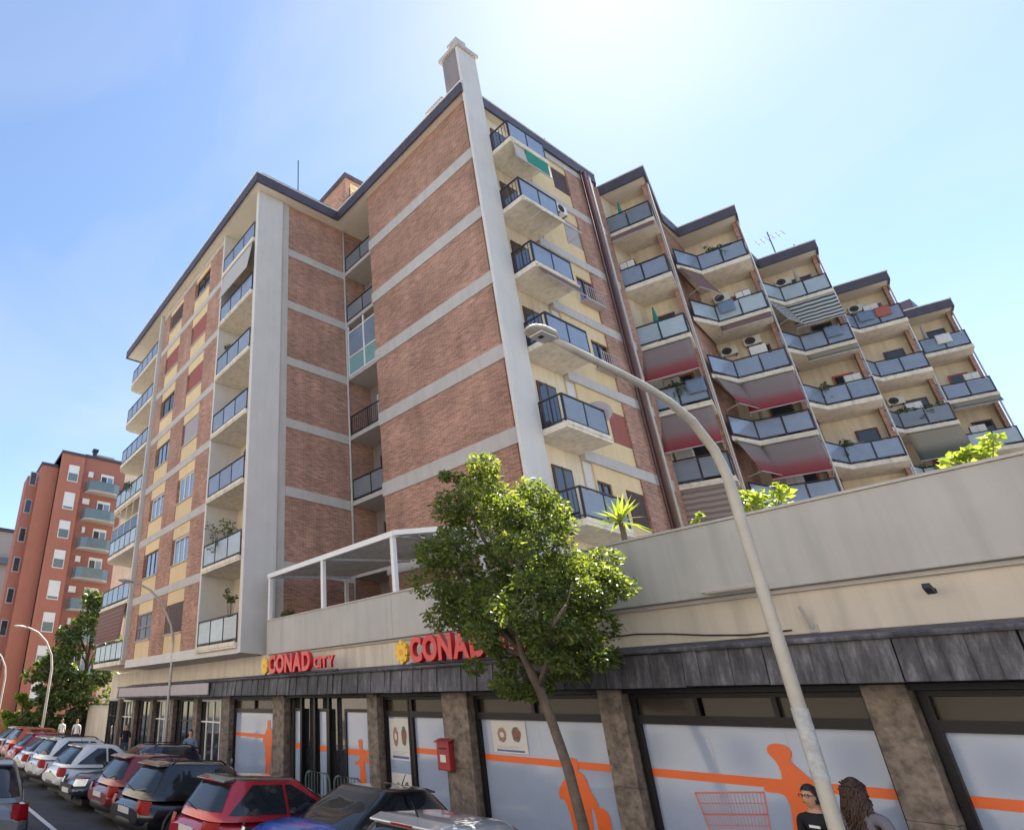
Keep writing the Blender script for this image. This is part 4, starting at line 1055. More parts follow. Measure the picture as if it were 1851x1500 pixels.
# ------------------------------------------------------------------ air conditioners
K['fanhole'] = pm('fan_opening', (.10, .10, .10), .6, .1)
def ac_unit(u, v, z, rz, label):
    w = apt.matrix_basis @ Vector((u, v, z))
    e = empty('air_conditioner', w, rz+0.0306, label, 'air conditioner', 'outdoor units on the balconies'); e.scale = (.82, .82, .82)
    m = MB(); m.box(-.4, .4, -.28, 0, 0, .55); m.build('casing', K['ac'], e, bevel=.02)
    m = MB()
    for r in (.07, .13, .19, .235): m.tube([(-.1+r*math.cos(t*.3927), -.29, .275+r*math.sin(t*.3927)) for t in range(17)], .008, 4, cap=False)
    for q in range(6): a = q*math.pi/6; m.tube([(-.1-.235*math.cos(a), -.29, .275-.235*math.sin(a)), (-.1+.235*math.cos(a), -.29, .275+.235*math.sin(a))], .006, 4)
    m.build('fan_grille', K['darkmetal'], e)
    m = MB(); m.add([(-.1+.235*math.cos(t*.3927), -.2805, .275+.235*math.sin(t*.3927)) for t in range(16)], [tuple(range(16))]); m.build('fan_opening', K['fanhole'], e)
    m = MB(); m.box(-.3, -.26, -.3, .02, -.05, -.005); m.build('wall_bracket', K['darkmetal'], e); m = MB(); m.box(.26, .3, -.3, .02, -.05, -.005); m.build('wall_bracket', K['darkmetal'], e)
ac_unit(-2.5, 1.48, F[3]-1.05, 0, 'white air conditioner hanging in the loggia beside the corner pier')
for (k, p, i, dz, lab) in [(0, .35, 6, 1.9, 'air conditioner in the top loggia of the first saw-tooth'), (0, .35, 5, 1.9, 'air conditioner in the second loggia from top, first saw-tooth'),
        (1, .45, 5, 1.95, 'round-fan air conditioner on the second saw-tooth, second floor from top'), (1, .05, 4, 2.05, 'left one of two air conditioners on the second saw-tooth'), (1, 1.0, 4, 2.25, 'right one of two air conditioners on the second saw-tooth'),
        (2, .4, 6, 1.9, 'air conditioner in the top loggia of the third saw-tooth'), (3, .5, 6, 1.9, 'air conditioner in the top loggia of the fourth saw-tooth'), (2, .8, 2, 1.9, 'square air conditioner on the third saw-tooth just above the parapet'),
        (3, .4, 4, 2.0, 'air conditioner on the fourth saw-tooth above the plants')]:
    xx, yy = tooth(k, p, BK-.03); ac_unit(xx, yy, F[i]+dz, TA, lab)
xx = 8.98
w = (8.98, 9.0, F[5]+1.75)
ac_unit(8.81, 9.6, F[5]+1.85, math.pi/2, 'air conditioner on the tower side wall beside the top balconies')
ac_unit(1.9, 6.45, F[1]+2.2, 0, 'air conditioner in the recessed brick corner')
# satellite dish and towels on balconies
e = empty('satellite_dish', apt.matrix_basis @ Vector((9.5, 7.95, F[2]+1.0)), .6, 'grey satellite dish at the tower balcony above the tree', 'satellite dish')
m = MB(); rows = [[(rr*math.cos(t*.3927)*.42, -.12*rr*rr+.0, rr*math.sin(t*.3927)*.42) for t in range(16)] for rr in (.01, .35, .7, 1.0)]
m.grid(rows, closed=True); d = m.build('dish', K['shut_grey'], e, smooth=True); so = d.modifiers.new('t', 'SOLIDIFY'); so.thickness = .01
m = MB(); m.tube([(0, .02, -.4), (0, .02, 0)], .02, 6); m.tube([(0, -.02, -.35), (0, -.4, -.05)], .012, 5); m.build('arm', K['darkmetal'], e)
def cloth(u, v, z, rz, w, h, mat, label, grp=None):
    e = MB(); rows = [[(-w/2+w*c/6, -.04-.02*math.sin(c*2.1+r), -h*r/4) for c in range(7)] for r in range(5)]
    e.grid(rows); o = e.build('hanging_cloth', mat, None, smooth=True); o.location = apt.matrix_basis @ Vector((u, v, z)); o.rotation_euler = (0, 0, rz+.0306)
    so = o.modifiers.new('t', 'SOLIDIFY'); so.thickness = .008; tag(o, label, 'laundry', grp)
for (k, p, i, mt, lab) in [(1, .5, 5, 'shirt_blue', 'blue cloth over the second saw-tooth rail, second floor from top'), (3, .5, 6, 'shirt_blue', 'blue cloth over the top rail of the fourth saw-tooth'), (3, 1.2, 6, 'shut_red', 'red cloth over the top rail of the fourth saw-tooth'), (4, 1.0, 6, 'shirt_white', 'white cloth over the top rail of the last saw-tooth'), (0, 1.6, 3, 'shirt_blue', 'pale blue cloth hanging on the first saw-tooth rail'), (2, 1.3, 5, 'shirt_blue', 'blue cloth over the rail below the green striped awning')]:
    xx, yy = tooth(k, p, .0); cloth(xx, yy, F[i]+1.02, TA, .6, .6, K[mt], lab)

ORD = ['first', 'second', 'third', 'fourth', 'last']; FLO = {6: 'top floor', 5: 'second floor from top', 4: 'third floor from top', 3: 'fourth floor from top', 2: 'fifth floor from top', 1: 'sixth floor from top'}
r5 = random.Random(99)
for k in range(5):
    for i in range(6, (1, 2, 2, 3, 3)[k]-1, -1):
        what = r5.choice(('rack', 'cupboard', 'rack', 'parasol', 'cupboard', 'none'))
        if what == 'none': continue
        xx, yy = tooth(k, r5.uniform(.35, 1.4), r5.uniform(.45, .8)); loc = apt.matrix_basis @ Vector((xx, yy, F[i]+.003)); wh = ORD[k]+' saw-tooth, '+FLO[i]
        if what == 'rack':
            e = empty('drying_rack', loc, TA+r5.uniform(-.2, .2), 'clothes drying rack on the balcony of the '+wh, 'drying rack', 'drying racks on the balconies')
            m = MB()
            for s in (-1, 1): m.tube([(s*.45, -.2, 0), (s*.45, .2, 1.15)], .012, 5); m.tube([(s*.45, .2, 0), (s*.45, -.2, 1.15)], .012, 5)
            for q in range(5): m.tube([(-.45, -.2+q*.1, 1.15), (.45, -.2+q*.1, 1.15)], .006, 4)
            m.build('frame', K['whiteframe'], e)
            for q in range(3):
                m = MB(); x0 = -.4+q*.27; m.grid([[(x0+.22*c/4, -.2+q*.1+.015*math.sin(c*2+r), 1.17-.6*r/4) for c in range(5)] for r in range(5)])
                o = m.build('hanging_cloth', K[r5.choice(('shirt_white', 'shirt_blue', 'beige', 'top_grey', 'shut_red'))], e, smooth=True)
        elif what == 'cupboard':
            e = empty('balcony_cupboard', loc, TA, 'small storage cupboard on the balcony of the '+wh, 'cupboard', 'cupboards on the balconies')
            m = MB(); m.box(-.3, .3, -.18, .18, 0, 1.55); m.build('cabinet', K[r5.choice(('shut_grey', 'whiteframe', 'shut_brown'))], e, bevel=.015)
            for s in (-1, 1): m = MB(); m.box(min(s*.01, s*.28), max(s*.01, s*.28), -.2, -.182, .05, 1.5); m.build('cabinet_door', K['ac'], e)
        else:
            e = empty('folded_parasol', loc, 0, 'folded parasol on the balcony of the '+wh, 'parasol', 'folded parasols on the balconies')
            m = MB(); m.tube([(0, 0, 0), (0, 0, 2.2)], .018, 6); m.build('pole', K['whiteframe'], e)
            m = MB(); m.tube([(0, 0, .85), (0, 0, 1.0), (0, 0, 1.6), (0, 0, 2.15)], [.06, .11, .08, .02], 10); m.build('cloth', K[r5.choice(('green_cloth', 'beige', 'shut_red'))], e, smooth=True)
            m = MB(); m.tube([(0, 0, 0), (0, 0, .08)], .2, 12); m.build('base', K['band'], e)
# ------------------------------------------------------------------ lamp posts
def lamp_post(x, y, z0, pts, r0, r1, rz, label, head=True, scale=1.0, grp=None):
    e = empty('street_lamp', (x, y, z0), rz, label, 'street lamp', grp)
    m = MB(); n = len(pts)
    m.tube(pts, [r0+(r1-r0)*min(1, (i/(n-1))**.8) for i in range(n)], 12); m.build('pole', K['lamppaint'], e, smooth=True)
    p = Vector(pts[-1]); s = scale
    m = MB()
    rows = []
    for t, w, h in ((0, .05, .04), (.06, .09, .07), (.2, .16, .09), (.45, .17, .085), (.62, .13, .06), (.68, .05, .03)):
        rows.append([(p.x+w*s*math.cos(a), p.y+.1*s-t*s, p.z+.02*s+h*s*math.sin(a)*(1 if math.sin(a) > 0 else .45)) for a in [q*math.pi/6 for q in range(12)]])
    m.grid(rows, closed=True); m.add(rows[0], [tuple(range(12))]); m.add(rows[-1], [tuple(range(11, -1, -1))])
    m.build('lamp_head', K['lamppaint'], e, smooth=True)
    m = MB(); m.box(p.x-.11*s, p.x+.11*s, p.y-.42*s, p.y-.08*s, p.z-.05*s, p.z-.025*s); m.build('lamp_lens', K['lampglass'], e)
    m = MB(); m.box(p.x-.035*s, p.x+.035*s, p.y-.33*s, p.y-.26*s, p.z-.06*s, p.z-.051*s); m.build('lamp_bulb', K['black'], e)
    return e
LX, LY = -3.63, 8.75
arc = [(0, 0, 0), (0, 0, 1.0), (0, 0, 2.2), (0, 0, 3.6), (0, 0, 4.7), (0, 0.0, 5.293), (0, -0.131, 5.621), (0, -0.481, 5.949), (0, -0.93, 6.113), (0, -1.433, 6.2), (0, -2.023, 6.244), (0, -2.57, 6.277), (0, -3.052, 6.31)]
la = lamp_post(LX, LY, .17, arc, 0.078, .040, 0, 'tall pale street lamp with curved arm in the foreground', scale=.72)
m = MB(); m.tube([(0, 0, 1.85), (0, 0, 2.55)], 0.0762, 12, cap=False); m.build('paint_band', K['tape'], la, smooth=True)
m = MB(); m.box(-.03, .03, -.084, -.07, 1.2, 1.34); m.build('inspection_plate', K['band'], la)
arc2 = [(0, 0, 0), (0, 0, 2), (0, 0, 4.0), (0, -.15, 4.7), (0, -.6, 5.4), (0, -1.2, 5.85), (0, -1.8, 6.05), (0, -2.1, 6.05)]
lamp_post(-26.1, 9.9, .17, [(a*1.0, b*1.05, c*1.22) for a, b, c in arc2], .07, .04, 0, 'thin street lamp in front of the brick window columns', grp='street lamps down the road')
lamp_post(-41.3, 7.8, .17, [(a, b*1.0, c*1.12) for a, b, c in arc2], .09, .05, 0, 'pale street lamp in front of the red building', grp='street lamps down the road')
lamp_post(-57.5, 7.2, .17, [(a, b*1.0, c*1.12) for a, b, c in arc2], .09, .05, 0, 'farthest street lamp at the left picture edge', grp='street lamps down the road')

# ------------------------------------------------------------------ red building at the end of the street
red = empty('red_apartment_building', (-62, 9, 0), 0, 'tall terracotta red apartment building with teal balconies at the far left', 'building')
def RB(name, x0, x1, y0, y1, z0, z1, mat, par=red, **k):
    m = MB(); m.box(x0, x1, y0, y1, z0, z1); return m.build(name, mat, par, **k)
RB('wall', -18, 0, 0.2, 7.2, 0, 27.2, K['terra2'])
RB('wall', -16, .35, 0.2, 2.6, 0, 27.0, K['terra'])
RB('wall', -6, -.6, -1.5, .2, 0, 25.6, K['terra'])
RB('wall', -4, -1.4, -2.6, -1.5, 0, 24.4, K['terra2'])
RB('roof_edge', -18.2, .15, 2.6, 7.4, 27.2, 27.5, K['fascia'])
RB('roof_edge', -16.1, .45, .1, 2.6, 27.0, 27.3, K['fascia'])
RB('roof_edge', -6.1, -.5, -1.6, .1, 25.6, 25.9, K['fascia'])
RB('roof_tank', -6, -3, 4.5, 6.5, 27.5, 29.0, K['greybld'])
m = MB(); m.tube([(-2, 4, 27.5), (-2, 4, 28.8)], .25, 8); m.box(-2.3, -1.7, 3.7, 4.3, 28.8, 29.1); m.build('chimney', K['darkmetal'], red)
for f in range(8):
    z = 2.2+f*3.02
    for wy in (1.05,):
        fr = RB('window', .35, .42, wy, wy+1.1, z+.7, z+2.5, K['whiteframe'])
        RB('pane', .42, .44, wy+.08, wy+1.02, z+.78, z+1.6, K['tealglass'], fr)
        RB('shutter', .42, .45, wy+.05, wy+1.05, z+1.65 if f % 3 else z+1.0, z+2.5, K['whiteframe'], fr)
    if f > 0:
        m = MB(); pl = [(.001, 3.1), (1.0, 3.3), (1.25, 3.9), (1.25, 5.9), (1.0, 6.5), (.001, 6.7)]
        m.prism(pl, z-.18, z); sl = m.build('balcony', K['greybld'], red)
        for a, b in zip(pl[:-1], pl[1:]):
            m = MB(); m.bar(a, b, .03, z+.02, z+1.0); m.build('glass_panel', K['tealglass'], sl)
        fr = RB('balcony_door', 0, .06, 4.6, 6.0, z, z+2.3, K['whiteframe'])
        RB('pane', .06, .07, 4.7, 5.25, z+.1, z+2.0, K['panedark'], fr); RB('pane', .06, .07, 5.35, 5.9, z+.1, z+2.0, K['pane'], fr)
        RB('wall_unit', 0.0, .35, 3.0+.2*(f % 3), 3.7, z+1.6, z+2.2, K['ac'])
for f in range(8):
    z = 2.4+f*3.0
    fr = RB('window', -1.4, -1.34, -2.4, -1.7, z, z+1.5, K['shut_grey']); RB('pane', -1.34, -1.32, -2.3, -1.8, z+.1, z+1.4, K['panedark'], fr)
# grey buildings further off
gb = empty('grey_apartment_building', (-100, 0, 0), 0, 'distant grey-brown apartment block at the left picture edge', 'building')
def GB(name, x0, x1, y0, y1, z0, z1, mat, par=gb):
    m = MB(); m.box(x0, x1, y0, y1, z0, z1); return m.build(name, mat, par)
GB('wall', -12, 0, -6, 13.5, 0, 27.3, K['greybld']); GB('roof_edge', -12.3, .3, -6.3, 13.8, 27.3, 27.8, K['fascia'])
for f in range(7):
    for q in range(5):
        fr = GB('window', 0, .08, -4.5+q*3.6, -2.9+q*3.6, 3+f*3.3, 4.7+f*3.3, K['whiteframe']); GB('pane', .08, .1, -4.4+q*3.6, -3.0+q*3.6, 3.1+f*3.3, 4.6+f*3.3, K['tealglass'], fr)
    if f % 2 == 0: GB('balcony', 0, 1.2, 4.5, 11, 2.4+f*3.3, 3.3+f*3.3, K['tealglass'])
cb = empty('cream_apartment_building', (-78, 22, 0), 0, 'pale building top showing behind the red building', 'building')
m = MB(); m.box(-8, 0, -4, 8, 0, 33.5); m.build('wall', K['cream'], cb)
m = MB(); m.box(-8.3, .3, -4.3, 8.3, 33.5, 34); m.build('roof_edge', K['greybld'], cb)
for f in range(4):
    m = MB(); m.box(0, .06, -2, 1, 20+f*3.2, 21.5+f*3.2); fr = m.build('window', K['frame'], cb); m = MB(); m.box(.06, .08, -1.9, .9, 20.1+f*3.2, 21.4+f*3.2); m.build('pane', K['panedark'], fr)
# garden wall between the red building and the flats
gw = empty('garden_wall', (-43, 11.2, 0), 0, 'low beige wall with a dark gate under the far trees', 'wall')
m = MB(); m.box(-1.5, 4.4, 0, .25, .17, 2.6); m.build('wall_panel', K['podwall'], gw); m = MB(); m.box(-1.6, 4.5, -.05, .3, 2.6, 2.72); m.build('coping', K['band'], gw)
m = MB(); m.box(-8, -1.6, 0, .08, .17, 2.3)
for q in range(30): m.box(-8+q*.21, -7.93+q*.21, -.06, 0, .17, 2.4)
m.build('gate', K['black'], gw)

# ------------------------------------------------------------------ cars
def sup(t, n): return math.copysign(abs(math.cos(t))**(2/n), math.cos(t)), math.copysign(abs(math.sin(t))**(2/n), math.sin(t))
def smooth_lerp(tab, x):
    for (a, b) in zip(tab[:-1], tab[1:]):
        if x <= b[0]:
            t = (x-a[0])/(b[0]-a[0]); t = t*t*(3-2*t)*.5+t*.5
            return [p+(q-p)*t for p, q in zip(a[1:], b[1:])]
    return list(tab[-1][1:])
def make_car(name, label, cat, loc, heading, pm_, L=4.0, W=1.74, H=1.45, style='hatch', roofmat=None, rails=False, spoiler=True, plastic=True, cabin=None, hoodk=.90, grp='cars parked at an angle along the street'):
    """local x forward from the rear bumper, y left, z up; loc is the middle of the end nearest the road"""
    e = empty(name, loc, heading, label, cat, grp)
    hw = W/2
    zb = .60*H if style != 'suv' else .58*H
    hood = hoodk*zb+.06
    suv = style in ('suv', 'van')
    tab = [(0.0, .74*hw, .42, zb*.80), (.02, .86*hw, .33, zb*.90), (.06, .95*hw, .26, zb*.99), (.14, .985*hw, .22, zb+.01), (.30, hw, .21, zb), (.5, hw, .21, zb-.015), (.66, .995*hw, .21, zb-.02),
           (.74, .985*hw, .21, hood), (.86, .95*hw, .23, hood-.06), (.95, .86*hw, .28, hood-.19), (.99, .74*hw, .36, hood-.30), (1.0, .66*hw, .42, hood-.36)]
    if not suv: tab[0] = (0.0, .74*hw, .42, zb*.74)
    rows = []; NS = 40; NR = 28
    for i in range(NS+1):
        x = i/NS; x = .5-.5*math.cos(math.pi*x) if True else x
        w, zl, zt = smooth_lerp(tab, x)
        row = []
        for q in range(NR):
            c, s = sup(2*math.pi*q/NR, 3.6)
            z = (zl+zt)/2+s*(zt-zl)/2
            tuck = 1-.07*max(0, s)**2-.06*max(0, -s)**2
            row.append((x*L, c*w*tuck, z))
        rows.append(row)
    m = MB(); m.grid(rows, closed=True); m.add(rows[0], [tuple(range(NR))[::-1]]); m.add(rows[-1], [tuple(range(NR))])
    m.build('body', pm_, e, smooth=True)
    # greenhouse
    r0, r1 = (.03, .135) if suv else (.05, .20)
    f0, f1 = (.74, .50) if style != 'van' else (.80, .58)
    def ring(t):
        b = math.sin(t*math.pi/2*.95)/math.sin(math.pi/2*.95)
        xr = L*(r0+(r1-r0)*(t**1.25)); xf = L*(f0+(f1-f0)*(t**1.12))
        wy = hw*(.93+(.70-.93)*(t**1.25))
        return (xr+xf)/2, (xf-xr)/2, wy, zb-.03+(H-.04-zb+.03)*t
    nP = 5.0
    rows = []
    for j in range(13):
        t = j/12; xc, ax, wy, z = ring(t)
        rows.append([(xc+c*ax, s*wy, z) for c, s in [sup(2*math.pi*q/44, nP) for q in range(44)]])
    xc, ax, wy, z = ring(1.0)
    for sc, dz in ((.96, .018), (.85, .033), (.6, .046), (.3, .052), (.02, .054)):
        rows.append([(xc+c*ax*sc, s*wy*sc, z+dz*.85) for c, s in [sup(2*math.pi*q/44, nP) for q in range(44)]])
    m = MB(); m.grid(rows[:13], closed=True); m.build('cabin', cabin or pm_, e, smooth=True)
    m = MB(); m.grid(rows[12:], closed=True); m.build('roof', roofmat or pm_, e, smooth=True)
    def pt(side, s, t, off):
        xc, ax, wy, z = ring(t)
        if side in ('L', 'R'):
            x = s; X = max(-.999, min(.999, (x-xc)/ax)); yy = wy*(1-abs(X)**nP)**(1/nP)+off
            return (x, yy if side == 'L' else -yy, z)
        Yv = max(-.999, min(.999, s)); xx = ax*(1-abs(Yv)**nP)**(1/nP)+off
        return (xc+xx if side == 'F' else xc-xx, Yv*wy, z+off*.4)
    def pane(nm, side, fs0, fs1, t0, t1, mat, off=.012):
        rows = []
        for j in range(7):
            t = t0+(t1-t0)*j/6; a, b = fs0(t), fs1(t)
            rows.append([pt(side, a+(b-a)*q/10, t, off) for q in range(11)])
        m = MB(); m.grid(rows); m.build(nm, mat, e, smooth=True)
    XR = lambda t: ring(t)[0]-ring(t)[1]; XF = lambda t: ring(t)[0]+ring(t)[1]
    pane('windshield', 'F', lambda t: -.88, lambda t: .88, .08, .93, K['carglass'])
    pane('rear_window', 'R_' if False else 'B', lambda t: -.84, lambda t: .84, .22 if suv else .14, .88, K['carglass'])
    mid = L*.44
    for sd in 'LR':
        pane('side_window', sd, lambda t: XR(t)+(.20 if suv else .24)+.25*t, lambda t: mid-.24, .16, .9, K['carglass'])
        pane('side_window', sd, lambda t: mid-.18, lambda t: XF(t)-.30-.1*t, .16, .9, K['carglass'])
    # wheels
    for wx in (.19*L, .81*L):
        for s in (-1, 1):
            m = MB(); y1 = s*(hw-.20); y2 = s*(hw+.012)
            prof = [(y1, .18), (y1, .29), (y1+s*.03, .315), (y2-s*.03, .315), (y2, .29), (y2-s*.01, .2)]
            m.grid([[(wx+r*math.cos(t*math.pi/10), y, .315+r*math.sin(t*math.pi/10)) for t in range(20)] for y, r in prof], closed=True)
            wh = m.build('wheel', K['tyre'], e, smooth=True)
            m = MB(); m.add([(wx+.2*math.cos(t*math.pi/8), y2-s*.012, .315+.2*math.sin(t*math.pi/8)) for t in range(16)], [tuple(range(16)) if s < 0 else tuple(range(15, -1, -1))])
            for q in range(5): a = q*1.2566; m.tube([(wx, y2+s*.005, .315), (wx+.19*math.cos(a), y2, .315+.19*math.sin(a))], .022, 5)
            m.build('rim', K['rim'], wh)
            m = MB(); m.grid([[(wx+r*math.cos(t*math.pi/12), s*(hw+d), .34+r*math.sin(t*math.pi/12)) for t in range(-1, 14)] for r, d in ((.33, .0), (.345, .014), (.385, .014), (.395, -.03))]); m.build('wheel_arch', K['black'], e, smooth=True)
    # rear: bumper, lights, plate, spoiler
    bz = .33; m = MB(); rows = []
    for z, d in ((.30, -.01), (.34, .02), (.47, .025), (.50, .0)):
        rows.append([(.085-d-.07*math.cos(q*math.pi/12*.0)+.16*abs((q-6)/6)**3.0, (q-6)/6*hw*.93, z) for q in range(13)])
    m.grid(rows); m.build('bumper', K['black'] if plastic else pm_, e, smooth=True)
    for s in (-1, 1):
        m = MB(); rows = []
        for t in range(6):
            z = zb*(.70+.27*t/5); row = []
            for q in range(7):
                yy = hw*(.58+.36*q/6)
                row.append((.012+.05*(1-t/5)*0+L*.012*(t/5)**2+.33*max(0, (q-2.4)/6)**1.5, s*yy*(1-.02*t/5), z))
            rows.append(row)
        m.grid(rows if s < 0 else [r[::-1] for r in rows]); m.build('tail_light', K['taillight'], e, smooth=True)
        m = MB(); rows = []
        for t in range(4):
            z = hood-.30+.16*t/3; row = []
            for q in range(7):
                yy = hw*(.50+.40*q/6); row.append((L*(1.0-.002)-.02-.07*t/3-.30*max(0, (q-1)/6)**1.6, s*yy, z+.03*q/6))
            rows.append(row)
        m.grid([r[::-1] for r in rows] if s < 0 else rows); m.build('head_light', K['headlight'], e, smooth=True)
        # mirror
        m = MB(); mx = L*.655; my = s*(hw*.97)
        rows = [[(mx+d, my+s*(.05+.10*math.cos(a)*k+.08), zb+.07+.075*math.sin(a)*k) for a in [q*math.pi/5 for q in range(10)]] for d, k in ((-.05, .8), (-.02, 1), (.05, .8), (.09, .3))]
        m.grid(rows, closed=True); m.add(rows[0], [tuple(range(10))]); m.build('mirror', K['black'], e, smooth=True)
        m = MB(); m.box(mx-.02, mx+.03, min(my-s*.03, my+s*.06), max(my-s*.03, my+s*.06), zb+.02, zb+.05); m.build('mirror_arm', K['black'], e)
        # door handles
        for hx in (.36, .56):
            m = MB(); m.box(L*hx, L*hx+.16, s*(hw-.025)-.012, s*(hw-.025)+.012, zb-.16, zb-.135); m.build('door_handle', pm_, e)
    def seam(pts):
        m = MB(); m.tube(pts, .006, 4); m.build('panel_gap', K['black'], e)
    def side(x, z, s):
        w, zl, zt = smooth_lerp(tab, x/L); q = max(-.98, min(.98, (z-(zl+zt)/2)/((zt-zl)/2)))
        c = (1-abs(q)**3.6)**(1/3.6); tk = 1-.07*max(0, q)**2-.06*max(0, -q)**2
        return (x, s*(c*w*tk+.001), z)
    for s in (-1, 1):
        for hx in (.30, .455, .66): seam([side(L*hx, .34+(zb-.40)*t/5, s) for t in range(6)])
        seam([side(L*(.30+.36*t/8), .33, s) for t in range(9)])
        seam([side(L*(.72+.2*t/6), hood-.075-.05*t/6, s) for t in range(7)])
    seam([(.012, -hw*.5, zb*.55), (.005, -hw*.48, .50), (.005, hw*.48, .50), (.012, hw*.5, zb*.55)])
    m = MB(); m.add([(.012+.002, .05*math.cos(t), zb*.78+.05*math.sin(t)) for t in [q*math.pi/6 for q in range(12)]]+[(-.006, .045*math.cos(t), zb*.78+.045*math.sin(t)) for t in [q*math.pi/6 for q in range(12)]], [tuple(range(12, 24))]+[(q, (q+1) % 12, 12+(q+1) % 12, 12+q) for q in range(12)]); m.build('badge', K['chrome'], e)
    m = MB(); m.box(-.012, .02, -.26, .26, .56, .67); m.build('number_plate', K['plate'], e)
    m = MB(); m.box(L-.02, L+.012, -.26, .26, .40, .51); m.build('number_plate', K['plate'], e)
    m = MB(); m.box(L-.05, L+.005, -hw*.55, hw*.55, .52, .60); m.box(L-.06, L-.005, -hw*.6, hw*.6, .28, .38); m.build('grille', K['black'], e)
    if spoiler:
        xr = XR(1.0)
        m = MB(); m.add([(xr-.13, -hw*.58, H-.055), (xr-.13, hw*.58, H-.055), (xr+.1, hw*.62, H-.005), (xr+.1, -hw*.62, H-.005), (xr-.13, -hw*.58, H-.085), (xr-.13, hw*.58, H-.085), (xr+.08, hw*.62, H-.07), (xr+.08, -hw*.62, H-.07)],
                        [(0,3,2,1),(4,5,6,7),(0,1,5,4),(1,2,6,5),(2,3,7,6),(3,0,4,7)]); m.build('spoiler', roofmat or pm_, e, bevel=.012)
        m = MB(); m.box(xr-.135, xr-.128, -.16, .16, H-.08, H-.06); m.build('brake_light', K['taillight'], e)
    m = MB(); a = pt('B', 0, .2, .03); b = pt('B', .45, .3, .03); m.tube([a, b], .012, 5); m.build('wiper', K['black'], e)
    a = pt('F', .1, .06, .03)
    m = MB(); m.tube([pt('F', -.1, .05, .02), pt('F', -.65, .18, .025)], .012, 5); m.tube([pt('F', .6, .05, .02), pt('F', .05, .18, .025)], .012, 5); m.build('wiper', K['black'], e)
    if rails:
        for s in (-1, 1):
            m = MB(); yy = s*hw*.64; m.tube([(L*(r1+.03), yy, H-.03), (L*(r1+.06), yy, H+.035), (L*.30, yy, H+.045), (L*(f1-.06), yy, H+.035), (L*(f1-.03), yy, H-.03)], .018, 6); m.build('roof_rail', K['black'], e, smooth=True)
    m = MB(); m.tube([(L*.24, 0, H), (L*.215, 0, H+.16)], [.012, .005], 5); m.build('aerial', K['black'], e)
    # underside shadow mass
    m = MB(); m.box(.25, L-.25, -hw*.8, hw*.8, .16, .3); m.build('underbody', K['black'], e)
    return e
PT = dict(red=paint('red', (.42, .018, .028)), black=paint('black', (.012, .012, .015)), dkred=paint('dark_red', (.20, .02, .025)), navy=paint('navy', (.02, .028, .05)),
          white=paint('white', (.66, .68, .70), 0.0), silver=paint('silver', (.50, .51, .53), .5), blue=paint('blue', (.02, .12, .55)), orange=paint('orange', (.55, .10, .02)), grey=paint('grey', (.16, .165, .17)))
HD = R_(120)   # nose-in heading: towards the shops and away to the left
def nose_in(x, y, deg=120): return (x, y, 0), R_(deg)
def reversed_(x, y, L, deg=120):
    a = R_(deg); return (x+math.cos(a)*L, y+math.sin(a)*L, 0), a+math.pi
make_car('parked_car', 'silver hatchback with sunlit roof, nearest car under the tree', 'car', *nose_in(-6.2, 4.65, 97), PT['silver'], 3.9, 1.72, 1.43)
l_, h_ = reversed_(-9.55, 5.2, 4.1, 94); make_car('parked_car', 'bright blue car with black roof parked bonnet to the road', 'car', l_, h_, PT['blue'], 4.1, 1.76, 1.40, roofmat=PT['black'], cabin=PT['black'], hoodk=1.06)
make_car('parked_car', 'bright red small SUV with black roof parked tail to the road', 'car', *nose_in(-11.3, 4.8, 94), PT['red'], 4.05, 1.78, 1.42, 'suv', roofmat=PT['black'])
make_car('parked_car', 'black SUV with pale number plate between the two red cars', 'car', *nose_in(-13.75, 4.45, 96), PT['black'], 4.3, 1.84, 1.48, 'suv', rails=True)
make_car('parked_car', 'dark red car parked left of the black SUV', 'car', *nose_in(-16.35, 4.6, 94), PT['dkred'], 4.1, 1.78, 1.46, 'suv')
l_, h_ = reversed_(-18.75, 4.4, 4.2, 95); make_car('parked_car', 'dark navy car with its headlights facing the road', 'car', l_, h_, PT['navy'], 4.2, 1.78, 1.56, 'suv', rails=True)
make_car('parked_car', 'white hatchback with large red tail lights beside the navy car', 'car', *nose_in(-21.0, 4.4, 98), PT['white'], 3.8, 1.72, 1.46)
make_car('parked_car', 'taller white SUV left of the white hatchback', 'car', *nose_in(-23.9, 4.35, 97), PT['white'], 4.3, 1.82, 1.53, 'suv', rails=True)
make_car('parked_car', 'white car beyond the white SUV', 'car', *nose_in(-26.7, 4.3, 96), PT['white'], 4.2, 1.76, 1.46)
make_car('parked_car', 'red car near the far end of the parked row', 'car', *nose_in(-30.0, 4.5, 96), PT['red'], 4.1, 1.76, 1.48)
make_car('parked_car', 'orange car at the far end of the parked row', 'car', *nose_in(-33.2, 4.7, 96), PT['orange'], 4.2, 1.78, 1.58, 'suv')
make_car('parked_car', 'pale car partly cut off at the left picture edge behind the red car', 'car', *nose_in(-36.5, 4.6, 96), PT['silver'], 4.2, 1.78, 1.5)
make_car('moving_car', 'dark grey hatchback cut off by the left picture edge in the road', 'car', (-12.6, 1.6, 0), math.pi, PT['grey'], 4.1, 1.74, 1.50, grp=None)

